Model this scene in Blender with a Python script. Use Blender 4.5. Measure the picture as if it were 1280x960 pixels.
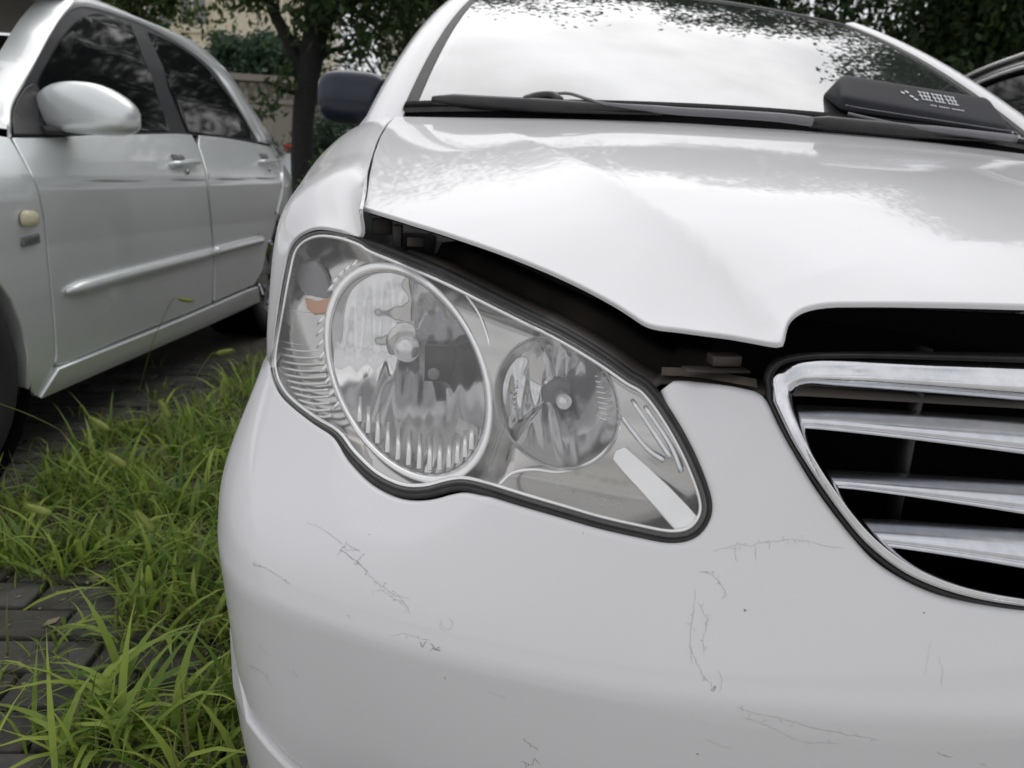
import bpy, bmesh, math, random
import numpy as np
from mathutils import Vector, Matrix
from mathutils.bvhtree import BVHTree
from mathutils.geometry import delaunay_2d_cdt

random.seed(7); rng = np.random.default_rng(7)
scene = bpy.context.scene
for o in list(bpy.data.objects): bpy.data.objects.remove(o)
COL = scene.collection
rad = math.radians

# ------------------------------------------------------------------ camera
CAM = np.array([-.61, -.51, .86]); YAW, PITCH, ROLL = rad(5.4), rad(-14.3), rad(3.2)
FPX = 960.0                                        # focal length in photograph pixels (1280 wide)
Fv = np.array([math.sin(YAW)*math.cos(PITCH), math.cos(YAW)*math.cos(PITCH), math.sin(PITCH)])
Rt = np.array([math.cos(YAW), -math.sin(YAW), 0]); Uv = np.cross(Rt, Fv)
R2 = math.cos(ROLL)*Rt + math.sin(ROLL)*Uv; U2 = -math.sin(ROLL)*Rt + math.cos(ROLL)*Uv
cam_data = bpy.data.cameras.new('camera'); cam = bpy.data.objects.new('camera', cam_data); COL.objects.link(cam)
cam.matrix_world = Matrix(((R2[0], U2[0], -Fv[0], CAM[0]), (R2[1], U2[1], -Fv[1], CAM[1]), (R2[2], U2[2], -Fv[2], CAM[2]), (0, 0, 0, 1)))
cam_data.sensor_width = 36; cam_data.lens = 27; cam_data.clip_start = .02; cam_data.clip_end = 2000
cam_data.dof.use_dof = True; cam_data.dof.focus_distance = .84; cam_data.dof.aperture_fstop = 8.0
scene.camera = cam

# ------------------------------------------------------------------ sky and sun
SUN_EL, SUN_AZ = rad(52), rad(14)                  # azimuth measured from +y towards +x
sun_dir = Vector((math.sin(SUN_AZ)*math.cos(SUN_EL), math.cos(SUN_AZ)*math.cos(SUN_EL), math.sin(SUN_EL)))
world = bpy.data.worlds.new('World'); scene.world = world; world.use_nodes = True
nt = world.node_tree; nt.nodes.clear()
def N(t, typ, **kw):
    n = t.nodes.new(typ)
    for k, v in kw.items():
        if k.startswith('i_'): n.inputs[k[2:].replace('_', ' ')].default_value = v
        else: setattr(n, k, v)
    return n
wo = N(nt, 'ShaderNodeOutputWorld'); bg1 = N(nt, 'ShaderNodeBackground'); bg2 = N(nt, 'ShaderNodeBackground'); mx = N(nt, 'ShaderNodeMixShader')
sky = N(nt, 'ShaderNodeTexSky', sky_type='NISHITA', sun_disc=False, sun_elevation=SUN_EL, sun_rotation=SUN_AZ)
bg1.inputs['Strength'].default_value = .12
nt.links.new(sky.outputs[0], bg1.inputs['Color'])
geo = N(nt, 'ShaderNodeTexCoord'); noi = N(nt, 'ShaderNodeTexNoise'); noi.inputs['Scale'].default_value = 2.2; noi.inputs['Detail'].default_value = 7; noi.inputs['Roughness'].default_value = .55
mp = N(nt, 'ShaderNodeMapping'); mp.inputs['Scale'].default_value = (1, 1, 2.2)
nt.links.new(geo.outputs['Generated'], mp.inputs[0]); nt.links.new(mp.outputs[0], noi.inputs['Vector'])
dot = N(nt, 'ShaderNodeVectorMath', operation='DOT_PRODUCT'); dot.inputs[1].default_value = sun_dir
nrm = N(nt, 'ShaderNodeVectorMath', operation='NORMALIZE'); nt.links.new(geo.outputs['Generated'], nrm.inputs[0]); nt.links.new(nrm.outputs[0], dot.inputs[0])
glow = N(nt, 'ShaderNodeMapRange', interpolation_type='SMOOTHSTEP'); glow.inputs[1].default_value = .80; glow.inputs[2].default_value = 1.0; glow.inputs[3].default_value = .77; glow.inputs[4].default_value = 1.75
nt.links.new(dot.outputs['Value'], glow.inputs[0])
cl = N(nt, 'ShaderNodeMapRange'); cl.inputs[1].default_value = .3; cl.inputs[2].default_value = .7; cl.inputs[3].default_value = .72; cl.inputs[4].default_value = 1.25
nt.links.new(noi.outputs[0], cl.inputs[0])
mul = N(nt, 'ShaderNodeMath', operation='MULTIPLY'); nt.links.new(glow.outputs[0], mul.inputs[0]); nt.links.new(cl.outputs[0], mul.inputs[1])
bg2.inputs['Color'].default_value = (.96, .965, 1, 1); nt.links.new(mul.outputs[0], bg2.inputs['Strength'])
cf = N(nt, 'ShaderNodeMapRange'); cf.inputs[1].default_value = .32; cf.inputs[2].default_value = .45; cf.inputs[3].default_value = .8; cf.inputs[4].default_value = 1.0
nt.links.new(noi.outputs[0], cf.inputs[0]); nt.links.new(cf.outputs[0], mx.inputs[0])
nt.links.new(bg1.outputs[0], mx.inputs[1]); nt.links.new(bg2.outputs[0], mx.inputs[2]); nt.links.new(mx.outputs[0], wo.inputs[0])
sl = bpy.data.lights.new('sun', 'SUN'); sl.energy = .5; sl.angle = rad(75); sl.color = (1, .96, .9)
so = bpy.data.objects.new('sun', sl); COL.objects.link(so); so.rotation_euler = sun_dir.to_track_quat('Z', 'Y').to_euler()
vs = scene.view_settings; vs.view_transform = 'Standard'; vs.look = 'None'; vs.exposure = 0.17; vs.gamma = 1.0; vs.use_curve_mapping = False

# ------------------------------------------------------------------ pixel helpers (photograph pixels -> points on real surfaces)
def rdir(px, py):
    d = R2*(px-640)/FPX - U2*(py-480)/FPX + Fv
    return d/np.linalg.norm(d)
def at_x(px, py, x): d = rdir(px, py); return CAM + d*((x-CAM[0])/d[0])
def at_y(px, py, y): d = rdir(px, py); return CAM + d*((y-CAM[1])/d[1])
def at_z(px, py, z): d = rdir(px, py); return CAM + d*((z-CAM[2])/d[2])

def crom(P, t):
    """Catmull-Rom through rows of P at parameter t (array), linear ends."""
    P = np.asarray(P, float); t = np.asarray(t, float); n = len(P)
    E = np.vstack([2*P[:1]-P[1:2], P, 2*P[-1:]-P[-2:-1]])
    i = np.clip(np.floor(t).astype(int), 0, n-2); f = (t-i)[..., None]
    f3 = np.clip(f, -.0, 1.0); ex = f-f3
    a, b, c, d = E[i], E[i+1], E[i+2], E[i+3]
    r = .5*(2*b+(c-a)*f3+(2*a-5*b+4*c-d)*f3**2+(3*b-a-3*c+d)*f3**3)
    sl_ = np.where(ex < 0, .5*(c-a), .5*(d-b))
    return r + ex*sl_
def spl(pts, n=8, closed=False):
    """smooth polyline through 2-D / 3-D points"""
    P = np.asarray(pts, float)
    if closed:
        m = len(P); t = np.arange(m*n)/n; i = np.floor(t).astype(int); f = (t-i)[:, None]
        a, b, c, d = P[(i-1) % m], P[i % m], P[(i+1) % m], P[(i+2) % m]
        return .5*(2*b+(c-a)*f+(2*a-5*b+4*c-d)*f**2+(3*b-a-3*c+d)*f**3)
    return crom(P, np.linspace(0, len(P)-1, (len(P)-1)*n+1))
def unit(a): return a/np.maximum(np.linalg.norm(a, axis=-1, keepdims=True), 1e-12)
def sstep(a, b, x): t = np.clip((x-a)/(b-a), 0, 1); return t*t*(3-2*t)
def splus(x, w): return w*np.logaddexp(0, x/w)

class Surf:
    """parametric surface P(u,v); flip picks the outward side"""
    def __init__(s, fn, u0, u1, v0, v1, nu, nv, flip=1, su=1., sv=1.):
        s.fn, s.flip, s.su, s.sv, s.aim = fn, flip, su, sv, (620, 480)
        s.us = np.linspace(u0, u1, nu); s.vs = np.linspace(v0, v1, nv); s.nv = nv
        U, V = np.meshgrid(s.us, s.vs, indexing='ij'); G = fn(U.ravel(), V.ravel())
        f = [(i*nv+j, (i+1)*nv+j, (i+1)*nv+j+1, i*nv+j+1) for i in range(nu-1) for j in range(nv-1)]
        s.bvh = BVHTree.FromPolygons([tuple(p) for p in G], f)
    def P(s, uv): uv = np.atleast_2d(uv); return s.fn(uv[:, 0], uv[:, 1])
    def Nn(s, uv):
        uv = np.atleast_2d(uv); e = 1e-3
        du = s.P(uv+[e/s.su, 0])-s.P(uv-[e/s.su, 0]); dv = s.P(uv+[0, e/s.sv])-s.P(uv-[0, e/s.sv])
        return unit(np.cross(du, dv))*s.flip
    def uvs(s, pxs):
        o = Vector(CAM); Q = []; D = []
        for px, py in np.atleast_2d(pxs):
            for k in range(60):
                f = k*.004; d = rdir(px+(s.aim[0]-px)*f, py+(s.aim[1]-py)*f); h = s.bvh.ray_cast(o, Vector(d))
                if h[0] is not None: break
            else: raise RuntimeError('miss %s %s' % (px, py))
            i, j = divmod(h[2], s.nv-1); Q.append(((s.us[i]+s.us[i+1])/2, (s.vs[j]+s.vs[j+1])/2, h[3])); D.append(d)
        q = np.array(Q); D = np.array(D); st = q[:, :2].copy(); e = 1e-4; lim = np.array([4*(s.us[1]-s.us[0]), 4*(s.vs[1]-s.vs[0])])
        for _ in range(6):
            r = s.P(q[:, :2])-(CAM+D*q[:, 2:])
            J = np.stack([(s.P(q[:, :2]+[e, 0])-s.P(q[:, :2]-[e, 0]))/(2*e), (s.P(q[:, :2]+[0, e])-s.P(q[:, :2]-[0, e]))/(2*e), -D], 2)
            J = J+np.eye(3)*1e-9
            dq = np.linalg.solve(J, -r[..., None])[..., 0]; q = q+np.clip(dq, -.1, .1)
        bad = np.any(np.abs(q[:, :2]-st) > lim, axis=1) | ~np.isfinite(q).all(1)
        out = q[:, :2].copy(); out[bad] = st[bad]; return out
    def uv(s, px, py): return s.uvs([(px, py)])[0]
    def pts(s, pxs, off=0.):
        q = s.uvs(pxs); return s.P(q)+s.Nn(q)*off

def inpoly(pts, poly):
    x, y = pts[:, 0], pts[:, 1]; r = np.zeros(len(pts), bool); j = len(poly)-1
    for i in range(len(poly)):
        xi, yi = poly[i]; xj, yj = poly[j]
        c = ((yi > y) != (yj > y)) & (x < (xj-xi)*(y-yi)/((yj-yi) if yj != yi else 1e-12)+xi)
        r ^= c; j = i
    return r
def pdist(pts, poly):
    a = np.asarray(poly); b = np.roll(a, -1, 0); best = np.full(len(pts), 1e9)
    for p, q in zip(a, b):
        d = q-p; L = (d*d).sum() or 1e-12
        t = np.clip(((pts-p)@d)/L, 0, 1)[:, None]
        best = np.minimum(best, np.linalg.norm(pts-(p+t*d), axis=1))
    return best

# ------------------------------------------------------------------ object helpers
def link(name, me, parent=None, mat=None):
    o = bpy.data.objects.new(name, me); COL.objects.link(o)
    if mat is not None and me is not None: me.materials.clear(); me.materials.append(mat)
    if parent is not None:
        o.parent = parent
        if parent.type == 'EMPTY': o.matrix_parent_inverse = parent.matrix_basis.inverted()
    return o
def mesh(name, V, F, mat, parent=None, smooth=True, normals=None):
    me = bpy.data.meshes.new(name); me.from_pydata([tuple(map(float, v)) for v in V], [], [tuple(map(int, f)) for f in F])
    me.polygons.foreach_set('use_smooth', [smooth]*len(me.polygons))
    me.validate(); me.update()
    if normals is not None: me.normals_split_custom_set_from_vertices([tuple(n) for n in normals])
    return link(name, me, parent, mat)
def thing(name, label, cat, loc=(0, 0, 0), group=None):
    o = link(name, None); o.location = loc; o.matrix_basis = Matrix.Translation(loc); return tag(o, label, cat, group)
def tag(o, label, cat=None, group=None, kind=None):
    if label: o['label'] = label
    if cat: o['category'] = cat
    if group: o['group'] = group
    if kind: o['kind'] = kind
    return o
def panel(name, surf, outline, mat, parent=None, holes=(), step=.02, off=0., fil=.004, depth=.012, flange=True):
    """a trimmed piece of a surface with rolled edges; outline and holes in (u,v)"""
    S = np.array([surf.su, surf.sv]); loops = []
    for k, lp in enumerate([outline]+list(holes)):
        lp = np.asarray(lp, float)*S
        seg = np.linalg.norm(np.roll(lp, -1, 0)-lp, axis=1); lp = lp[seg > 1e-5]
        A = .5*np.sum(lp[:, 0]*np.roll(lp[:, 1], -1)-np.roll(lp[:, 0], -1)*lp[:, 1])
        if (A < 0) != (k > 0): lp = lp[::-1]
        loops.append(lp)
    lo = loops[0].min(0); hi = loops[0].max(0)
    gx, gy = np.meshgrid(np.arange(lo[0], hi[0], step), np.arange(lo[1], hi[1], step), indexing='ij')
    g = np.stack([gx.ravel(), gy.ravel()], 1); k = inpoly(g, loops[0])
    for h in loops[1:]: k &= ~inpoly(g, h)
    g = g[k]
    for lp in loops: g = g[pdist(g, lp) > step*.45] if len(g) else g
    verts = np.vstack(loops+[g]) if len(g) else np.vstack(loops)
    ed = []; b = 0
    for lp in loops: ed += [(b+i, b+(i+1) % len(lp)) for i in range(len(lp))]; b += len(lp)
    r = delaunay_2d_cdt([Vector(v) for v in verts], ed, [], 0, 1e-6, True)
    v2 = np.array([(v.x, v.y) for v in r[0]]); tri = np.array([t for t in r[2] if len(t) == 3])
    c = v2[tri].mean(1); k = inpoly(c, loops[0])
    for h in loops[1:]: k &= ~inpoly(c, h)
    tri = tri[k]
    a2 = (v2[tri[:, 1]]-v2[tri[:, 0]]); b2 = (v2[tri[:, 2]]-v2[tri[:, 0]]); tri = tri[np.abs(a2[:, 0]*b2[:, 1]-a2[:, 1]*b2[:, 0]) > 1e-10]
    uv = v2/S; nn = surf.Nn(uv); p3 = surf.P(uv)+nn*off
    fn = np.cross(p3[tri[:, 1]]-p3[tri[:, 0]], p3[tri[:, 2]]-p3[tri[:, 0]]); sw = (fn*nn[tri[:, 0]]).sum(1) < 0
    tri[sw] = tri[sw][:, ::-1]
    V = list(p3); NN = list(nn); F = [tuple(t) for t in tri]
    if flange:
        for lp in loops:
            uvl = lp/S; p = surf.P(uvl)+surf.Nn(uvl)*off; n = surf.Nn(uvl)
            tg = unit(np.roll(p, -1, 0)-np.roll(p, 1, 0)); T = unit(np.cross(tg, n))*surf.flip
            rings = [(p, n)]
            for a in (30, 60, 90):
                a = rad(a); rings.append((p+T*fil*math.sin(a)-n*fil*(1-math.cos(a)), unit(n*math.cos(a)+T*math.sin(a))))
            rings.append((rings[-1][0]-n*depth, T))
            m = len(lp); base = len(V)
            for q, w in rings: V += list(q); NN += list(w)
            for k in range(len(rings)-1):
                for i in range(m):
                    a, b_ = base+k*m+i, base+k*m+(i+1) % m; c_, d_ = base+(k+1)*m+(i+1) % m, base+(k+1)*m+i
                    F.append((a, d_, c_, b_) if surf.flip > 0 else (a, b_, c_, d_))
    return mesh(name, V, F, mat, parent, True, NN)
def strip(name, rings, mat, parent=None, closed=True, caps=False, smooth=True):
    """quads between successive rings of equal length (closed = rings are loops)"""
    rings = [np.asarray(r, float) for r in rings]; m = len(rings[0]); V = np.vstack(rings); F = []
    for k in range(len(rings)-1):
        for i in range(m if closed else m-1):
            F.append((k*m+i, k*m+(i+1) % m, (k+1)*m+(i+1) % m, (k+1)*m+i))
    if caps: F.append(tuple(range(m))[::-1]); F.append(tuple((len(rings)-1)*m+i for i in range(m)))
    return mesh(name, V, F, mat, parent, smooth)
def tube_vf(path, r, sides=8, flat=1.0, up=(0, 0, 1), cap=True):
    P = np.asarray(path, float); n = len(P); r = np.broadcast_to(np.asarray(r, float), (n,))
    t = unit(np.gradient(P, axis=0)); up = np.asarray(up, float); V = []; F = []
    for i in range(n):
        a = np.cross(t[i], up); a = a/(np.linalg.norm(a) or 1); b = np.cross(a, t[i])
        for k in range(sides):
            th = 2*math.pi*k/sides; V.append(P[i]+a*math.cos(th)*r[i]+b*math.sin(th)*r[i]*flat)
    for i in range(n-1):
        for k in range(sides): F.append((i*sides+k, i*sides+(k+1) % sides, (i+1)*sides+(k+1) % sides, (i+1)*sides+k))
    if cap: F.append(tuple(range(sides))[::-1]); F.append(tuple((n-1)*sides+k for k in range(sides)))
    return V, F
def tube(name, path, r, mat, parent=None, sides=8, flat=1.0, up=(0, 0, 1)):
    V, F = tube_vf(path, r, sides, flat, up); return mesh(name, V, F, mat, parent)
def join(lst):
    V = []; F = []
    for v, f in lst: b = len(V); V += list(v); F += [tuple(i+b for i in q) for q in f]
    return V, F
def box_vf(c, ax, ay, az):
    c, ax, ay, az = map(lambda q: np.asarray(q, float), (c, ax, ay, az))
    V = [c+i*ax+j*ay+k*az for k in (-1, 1) for j in (-1, 1) for i in (-1, 1)]
    return V, [(0, 2, 3, 1), (4, 5, 7, 6), (0, 1, 5, 4), (2, 6, 7, 3), (0, 4, 6, 2), (1, 3, 7, 5)]
def bevel(o, w, seg=2):
    bm = bmesh.new(); bm.from_mesh(o.data); bmesh.ops.recalc_face_normals(bm, faces=bm.faces)
    bmesh.ops.bevel(bm, geom=list(bm.edges), offset=w, segments=seg, affect='EDGES', profile=.5); bm.to_mesh(o.data); bm.free()
    o.data.polygons.foreach_set('use_smooth', [True]*len(o.data.polygons)); o.data.update(); return o
def recalc(o):
    bm = bmesh.new(); bm.from_mesh(o.data); bmesh.ops.recalc_face_normals(bm, faces=bm.faces); bm.to_mesh(o.data); bm.free(); o.data.update(); return o
def patch(name, c, mat, parent=None, bulge=(0, 0, 0), n=10, thick=0):
    """curved four-cornered sheet: corners in order round the edge"""
    a, b, cc, d = [np.asarray(q, float) for q in c]; bu = np.asarray(bulge, float); V = []; F = []
    for i in range(n+1):
        for j in range(n+1):
            s, t = i/n, j/n
            V.append(a*(1-s)*(1-t)+b*s*(1-t)+cc*s*t+d*(1-s)*t+bu*(1-(2*s-1)**2)*(1-(2*t-1)**2))
    for i in range(n):
        for j in range(n): F.append((i*(n+1)+j, (i+1)*(n+1)+j, (i+1)*(n+1)+j+1, i*(n+1)+j+1))
    return mesh(name, V, F, mat, parent)
def copy_part(o, parent, mirror=False):
    c = o.copy(); COL.objects.link(c); c.parent = parent
    c.matrix_parent_inverse = o.matrix_parent_inverse.copy()
    if mirror: c.scale.x = -1
    for ch in o.children: copy_part(ch, c, False)
    return c

# ------------------------------------------------------------------ materials
def mat(name, color, rough=.5, metal=0., spec=.5, coat=0., coat_r=.03, noise=None, bump=None, alpha=None):
    """noise=(scale, amount, colour2, detail), bump=(scale, strength, distance)"""
    m = bpy.data.materials.new(name); m.use_nodes = True; t = m.node_tree; b = t.nodes['Principled BSDF']
    b.inputs['Base Color'].default_value = (*color, 1); b.inputs['Roughness'].default_value = rough; b.inputs['Metallic'].default_value = metal
    b.inputs['Specular IOR Level'].default_value = spec; b.inputs['Coat Weight'].default_value = coat; b.inputs['Coat Roughness'].default_value = coat_r
    tc = N(t, 'ShaderNodeTexCoord')
    if noise:
        n = N(t, 'ShaderNodeTexNoise'); n.inputs['Scale'].default_value = noise[0]; n.inputs['Detail'].default_value = noise[3] if len(noise) > 3 else 6
        r = N(t, 'ShaderNodeMapRange'); r.inputs[1].default_value = .35; r.inputs[2].default_value = .7; r.inputs[3].default_value = 0; r.inputs[4].default_value = noise[1]
        x = N(t, 'ShaderNodeMix', data_type='RGBA'); x.inputs[6].default_value = (*color, 1); x.inputs[7].default_value = (*noise[2], 1)
        t.links.new(tc.outputs['Object'], n.inputs['Vector']); t.links.new(n.outputs[0], r.inputs[0]); t.links.new(r.outputs[0], x.inputs[0]); t.links.new(x.outputs[2], b.inputs['Base Color'])
    if bump:
        n = N(t, 'ShaderNodeTexNoise'); n.inputs['Scale'].default_value = bump[0]; n.inputs['Detail'].default_value = 4
        bp = N(t, 'ShaderNodeBump'); bp.inputs['Strength'].default_value = bump[1]; bp.inputs['Distance'].default_value = bump[2]
        t.links.new(tc.outputs['Object'], n.inputs['Vector']); t.links.new(n.outputs[0], bp.inputs['Height']); t.links.new(bp.outputs[0], b.inputs['Normal'])
    return m
def glass(name, f0, tint, haze=.02, rough=.015, hazecol=(.6, .63, .65)):
    """clear pane: mirror share by angle, the rest lets light through"""
    m = bpy.data.materials.new(name); m.use_nodes = True; t = m.node_tree; t.nodes.clear()
    o = N(t, 'ShaderNodeOutputMaterial'); g = N(t, 'ShaderNodeBsdfGlossy'); tr = N(t, 'ShaderNodeBsdfTransparent'); df = N(t, 'ShaderNodeBsdfDiffuse')
    g.inputs['Roughness'].default_value = rough; tr.inputs['Color'].default_value = (*tint, 1); df.inputs['Color'].default_value = (*hazecol, 1)
    lw = N(t, 'ShaderNodeLayerWeight'); lw.inputs['Blend'].default_value = .5
    pw = N(t, 'ShaderNodeMath', operation='POWER'); pw.inputs[1].default_value = 4.0; t.links.new(lw.outputs['Facing'], pw.inputs[0])
    mr = N(t, 'ShaderNodeMapRange'); mr.inputs[3].default_value = f0; mr.inputs[4].default_value = 1; t.links.new(pw.outputs[0], mr.inputs[0])
    m1 = N(t, 'ShaderNodeMixShader'); m1.inputs[0].default_value = haze; t.links.new(tr.outputs[0], m1.inputs[1]); t.links.new(df.outputs[0], m1.inputs[2])
    m2 = N(t, 'ShaderNodeMixShader'); t.links.new(mr.outputs[0], m2.inputs[0]); t.links.new(m1.outputs[0], m2.inputs[1]); t.links.new(g.outputs[0], m2.inputs[2]); t.links.new(m2.outputs[0], o.inputs[0])
    return m
def leafmat(name, c1, c2, trans=.35):
    m = bpy.data.materials.new(name); m.use_nodes = True; t = m.node_tree; t.nodes.clear()
    o = N(t, 'ShaderNodeOutputMaterial'); d = N(t, 'ShaderNodeBsdfPrincipled'); d.inputs['Roughness'].default_value = .5; d.inputs['Specular IOR Level'].default_value = .3
    tl = N(t, 'ShaderNodeBsdfTranslucent'); mx_ = N(t, 'ShaderNodeMixShader'); mx_.inputs[0].default_value = trans
    gi = N(t, 'ShaderNodeNewGeometry'); cr = N(t, 'ShaderNodeMix', data_type='RGBA'); cr.inputs[6].default_value = (*c1, 1); cr.inputs[7].default_value = (*c2, 1)
    t.links.new(gi.outputs['Random Per Island'], cr.inputs[0]); t.links.new(cr.outputs[2], d.inputs['Base Color']); t.links.new(cr.outputs[2], tl.inputs['Color'])
    t.links.new(d.outputs[0], mx_.inputs[1]); t.links.new(tl.outputs[0], mx_.inputs[2]); t.links.new(mx_.outputs[0], o.inputs[0]); return m
M_ = {}
M_['white'] = mat('white_paint', (.675, .673, .685), .45, 0, .3, .7, .05, noise=(9, .10, (.64, .63, .61)))
def add_specks(m, scale, thr, col):
    """sparse small chips and road specks in the paint"""
    t = m.node_tree; b = t.nodes['Principled BSDF']; src = b.inputs['Base Color'].links[0].from_socket; tc = N(t, 'ShaderNodeTexCoord')
    v = N(t, 'ShaderNodeTexVoronoi'); v.inputs['Scale'].default_value = scale; t.links.new(tc.outputs['Object'], v.inputs['Vector'])
    n = N(t, 'ShaderNodeTexNoise'); n.inputs['Scale'].default_value = scale*.11; n.inputs['Detail'].default_value = 3; t.links.new(tc.outputs['Object'], n.inputs['Vector'])
    r = N(t, 'ShaderNodeMapRange'); r.inputs[1].default_value = .62; r.inputs[2].default_value = .75; r.inputs[3].default_value = 0.; r.inputs[4].default_value = thr; t.links.new(n.outputs[0], r.inputs[0])
    l = N(t, 'ShaderNodeMath', operation='LESS_THAN'); t.links.new(v.outputs['Distance'], l.inputs[0]); t.links.new(r.outputs[0], l.inputs[1])
    x = N(t, 'ShaderNodeMix', data_type='RGBA'); x.inputs[7].default_value = (*col, 1); t.links.new(l.outputs[0], x.inputs[0]); t.links.new(src, x.inputs[6]); t.links.new(x.outputs[2], b.inputs['Base Color'])
add_specks(M_['white'], 130, .11, (.30, .28, .26)); add_specks(M_['white'], 420, .16, (.50, .48, .46))
M_['silver'] = mat('silver_paint', (.80, .825, .825), .36, .55, .5, .8, .05, noise=(3, .25, (.70, .72, .715)))
M_['chrome'] = mat('chrome', (.78, .79, .81), .07, 1, noise=(60, .5, (.55, .56, .58)), bump=(300, .06, .001))
M_['slat'] = mat('slat_chrome', (.70, .71, .74), .24, 1, noise=(90, .4, (.5, .51, .54)))
M_['chrome_dull'] = mat('chrome_dull', (.56, .55, .535), .16, 1)
M_['ring'] = mat('satin_ring', (.90, .90, .91), .25, .75)
M_['mirror_metal'] = mat('reflector_metal', (.62, .62, .63), .10, 1)
M_['black'] = mat('black_plastic', (.018, .018, .02), .45, noise=(40, .4, (.05, .046, .04)))
M_['cowl'] = mat('cowl_plastic', (.008, .008, .009), .8, 0, .1)
M_['rubber'] = mat('rubber', (.014, .014, .015), .55, noise=(70, .35, (.06, .055, .05)))
M_['underhood'] = mat('dusty_black_plastic', (.035, .03, .027), .55, noise=(14, .6, (.09, .07, .055)))
M_['bluegloss'] = mat('black_gloss_cap', (.009, .013, .028), .28, 0, .4, .15)
M_['navy'] = mat('case_fabric', (.012, .013, .019), .55, 0, .25, bump=(600, .15, .001), noise=(30, .4, (.022, .022, .026)))
M_['print'] = mat('white_print', (.75, .77, .8), .6)
M_['rib'] = mat('flute_plastic', (.74, .74, .72), .25, .6)
M_['amber'] = mat('amber_glass', (.52, .25, .13), .25, 0, .6, noise=(200, .5, (.40, .27, .19)))
M_['bulbglass'] = mat('frosted_bulb', (.72, .72, .74), .12, .6)
M_['greypl'] = mat('grey_plastic', (.16, .16, .17), .35, noise=(30, .3, (.22, .22, .22)))
M_['darkframe'] = mat('dark_window_frame', (.035, .036, .042), .5, 0, .3)
M_['tint'] = mat('tinted_window', (.006, .007, .008), .05, 0, .22)
M_['tyre'] = mat('tyre_rubber', (.018, .018, .019), .75)
M_['lens'] = glass('lens_polycarbonate', .045, (.97, .97, .96), .07, .02, (.75, .75, .73))
M_['windshield'] = glass('windshield_glass', .30, (.25, .29, .28), .09, .012, (.55, .6, .58))
M_['letter'] = mat('moulded_letter', (.36, .36, .35), .4)
M_['concrete'] = mat('concrete_bounce', (.52, .51, .48), .9, noise=(5, .5, (.45, .44, .41)), bump=(80, .3, .004))  # kept pale so the added sheet bounces light onto the bumper
M_['crack'] = mat('paint_crack', (.22, .205, .195), .8)
M_['dirt'] = mat('dirt', (.13, .105, .08), .9, noise=(60, .8, (.05, .04, .03)))
M_['soil'] = mat('soil', (.05, .043, .034), .95, noise=(9, .8, (.085, .075, .055)), bump=(60, .6, .01))
M_['paver'] = mat('paver_concrete', (.045, .043, .042), .9, noise=(38, .8, (.085, .08, .074), 9), bump=(160, .5, .003))
def add_variation(m, amt):
    t = m.node_tree; b = t.nodes['Principled BSDF']; src = b.inputs['Base Color'].links[0].from_socket
    oi = N(t, 'ShaderNodeObjectInfo'); r = N(t, 'ShaderNodeMapRange'); r.inputs[3].default_value = 1-amt; r.inputs[4].default_value = 1+amt; t.links.new(oi.outputs['Random'], r.inputs[0])
    x = N(t, 'ShaderNodeVectorMath', operation='SCALE'); t.links.new(src, x.inputs[0]); t.links.new(r.outputs[0], x.inputs['Scale']); t.links.new(x.outputs[0], b.inputs['Base Color'])
    n = N(t, 'ShaderNodeTexNoise'); n.inputs['Scale'].default_value = 6; n.inputs['Detail'].default_value = 5; g = N(t, 'ShaderNodeNewGeometry'); t.links.new(g.outputs['Position'], n.inputs['Vector'])
    r2 = N(t, 'ShaderNodeMapRange'); r2.inputs[1].default_value = .45; r2.inputs[2].default_value = .7; r2.inputs[4].default_value = .75; t.links.new(n.outputs[0], r2.inputs[0])
    y = N(t, 'ShaderNodeMix', data_type='RGBA'); y.inputs[7].default_value = (.060, .055, .038, 1); t.links.new(r2.outputs[0], y.inputs[0]); t.links.new(x.outputs[0], y.inputs[6]); t.links.new(y.outputs[2], b.inputs['Base Color'])
add_variation(M_['paver'], .35)
M_['grass'] = leafmat('grass_blade', (.095, .185, .028), (.38, .48, .09), .42)
M_['grass2'] = leafmat('dry_grass', (.20, .17, .07), (.12, .16, .03), .3)
M_['foxtail'] = leafmat('foxtail_seed', (.34, .42, .10), (.46, .50, .16), .45)
M_['leafdark'] = leafmat('leaf_dark', (.028, .052, .02), (.065, .11, .034), .34)
M_['leafmid'] = leafmat('leaf_mid', (.06, .105, .03), (.11, .17, .05), .35)
M_['leafblue'] = leafmat('leaf_bluegreen', (.045, .09, .06), (.08, .135, .08), .3)
M_['bark'] = mat('bark', (.011, .010, .009), .9, noise=(30, .8, (.025, .022, .02)), bump=(60, .8, .02))
M_['cream'] = mat('cream_render', (.74, .67, .50), .9, noise=(2, .3, (.55, .48, .36)))
M_['pale'] = mat('pale_render', (.74, .71, .64), .9, noise=(1, .25, (.56, .53, .47)))
M_['stone'] = mat('stone_wall', (.40, .36, .31), .9, noise=(3, .5, (.33, .30, .26)))
M_['winglass'] = mat('window_glass', (.18, .18, .17), .15, 0, .6)
M_['flower'] = mat('red_petal', (.62, .09, .08), .6)
M_['mesh'] = mat('black_radiator', (.004, .004, .0045), .9, 0, .05)

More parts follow.
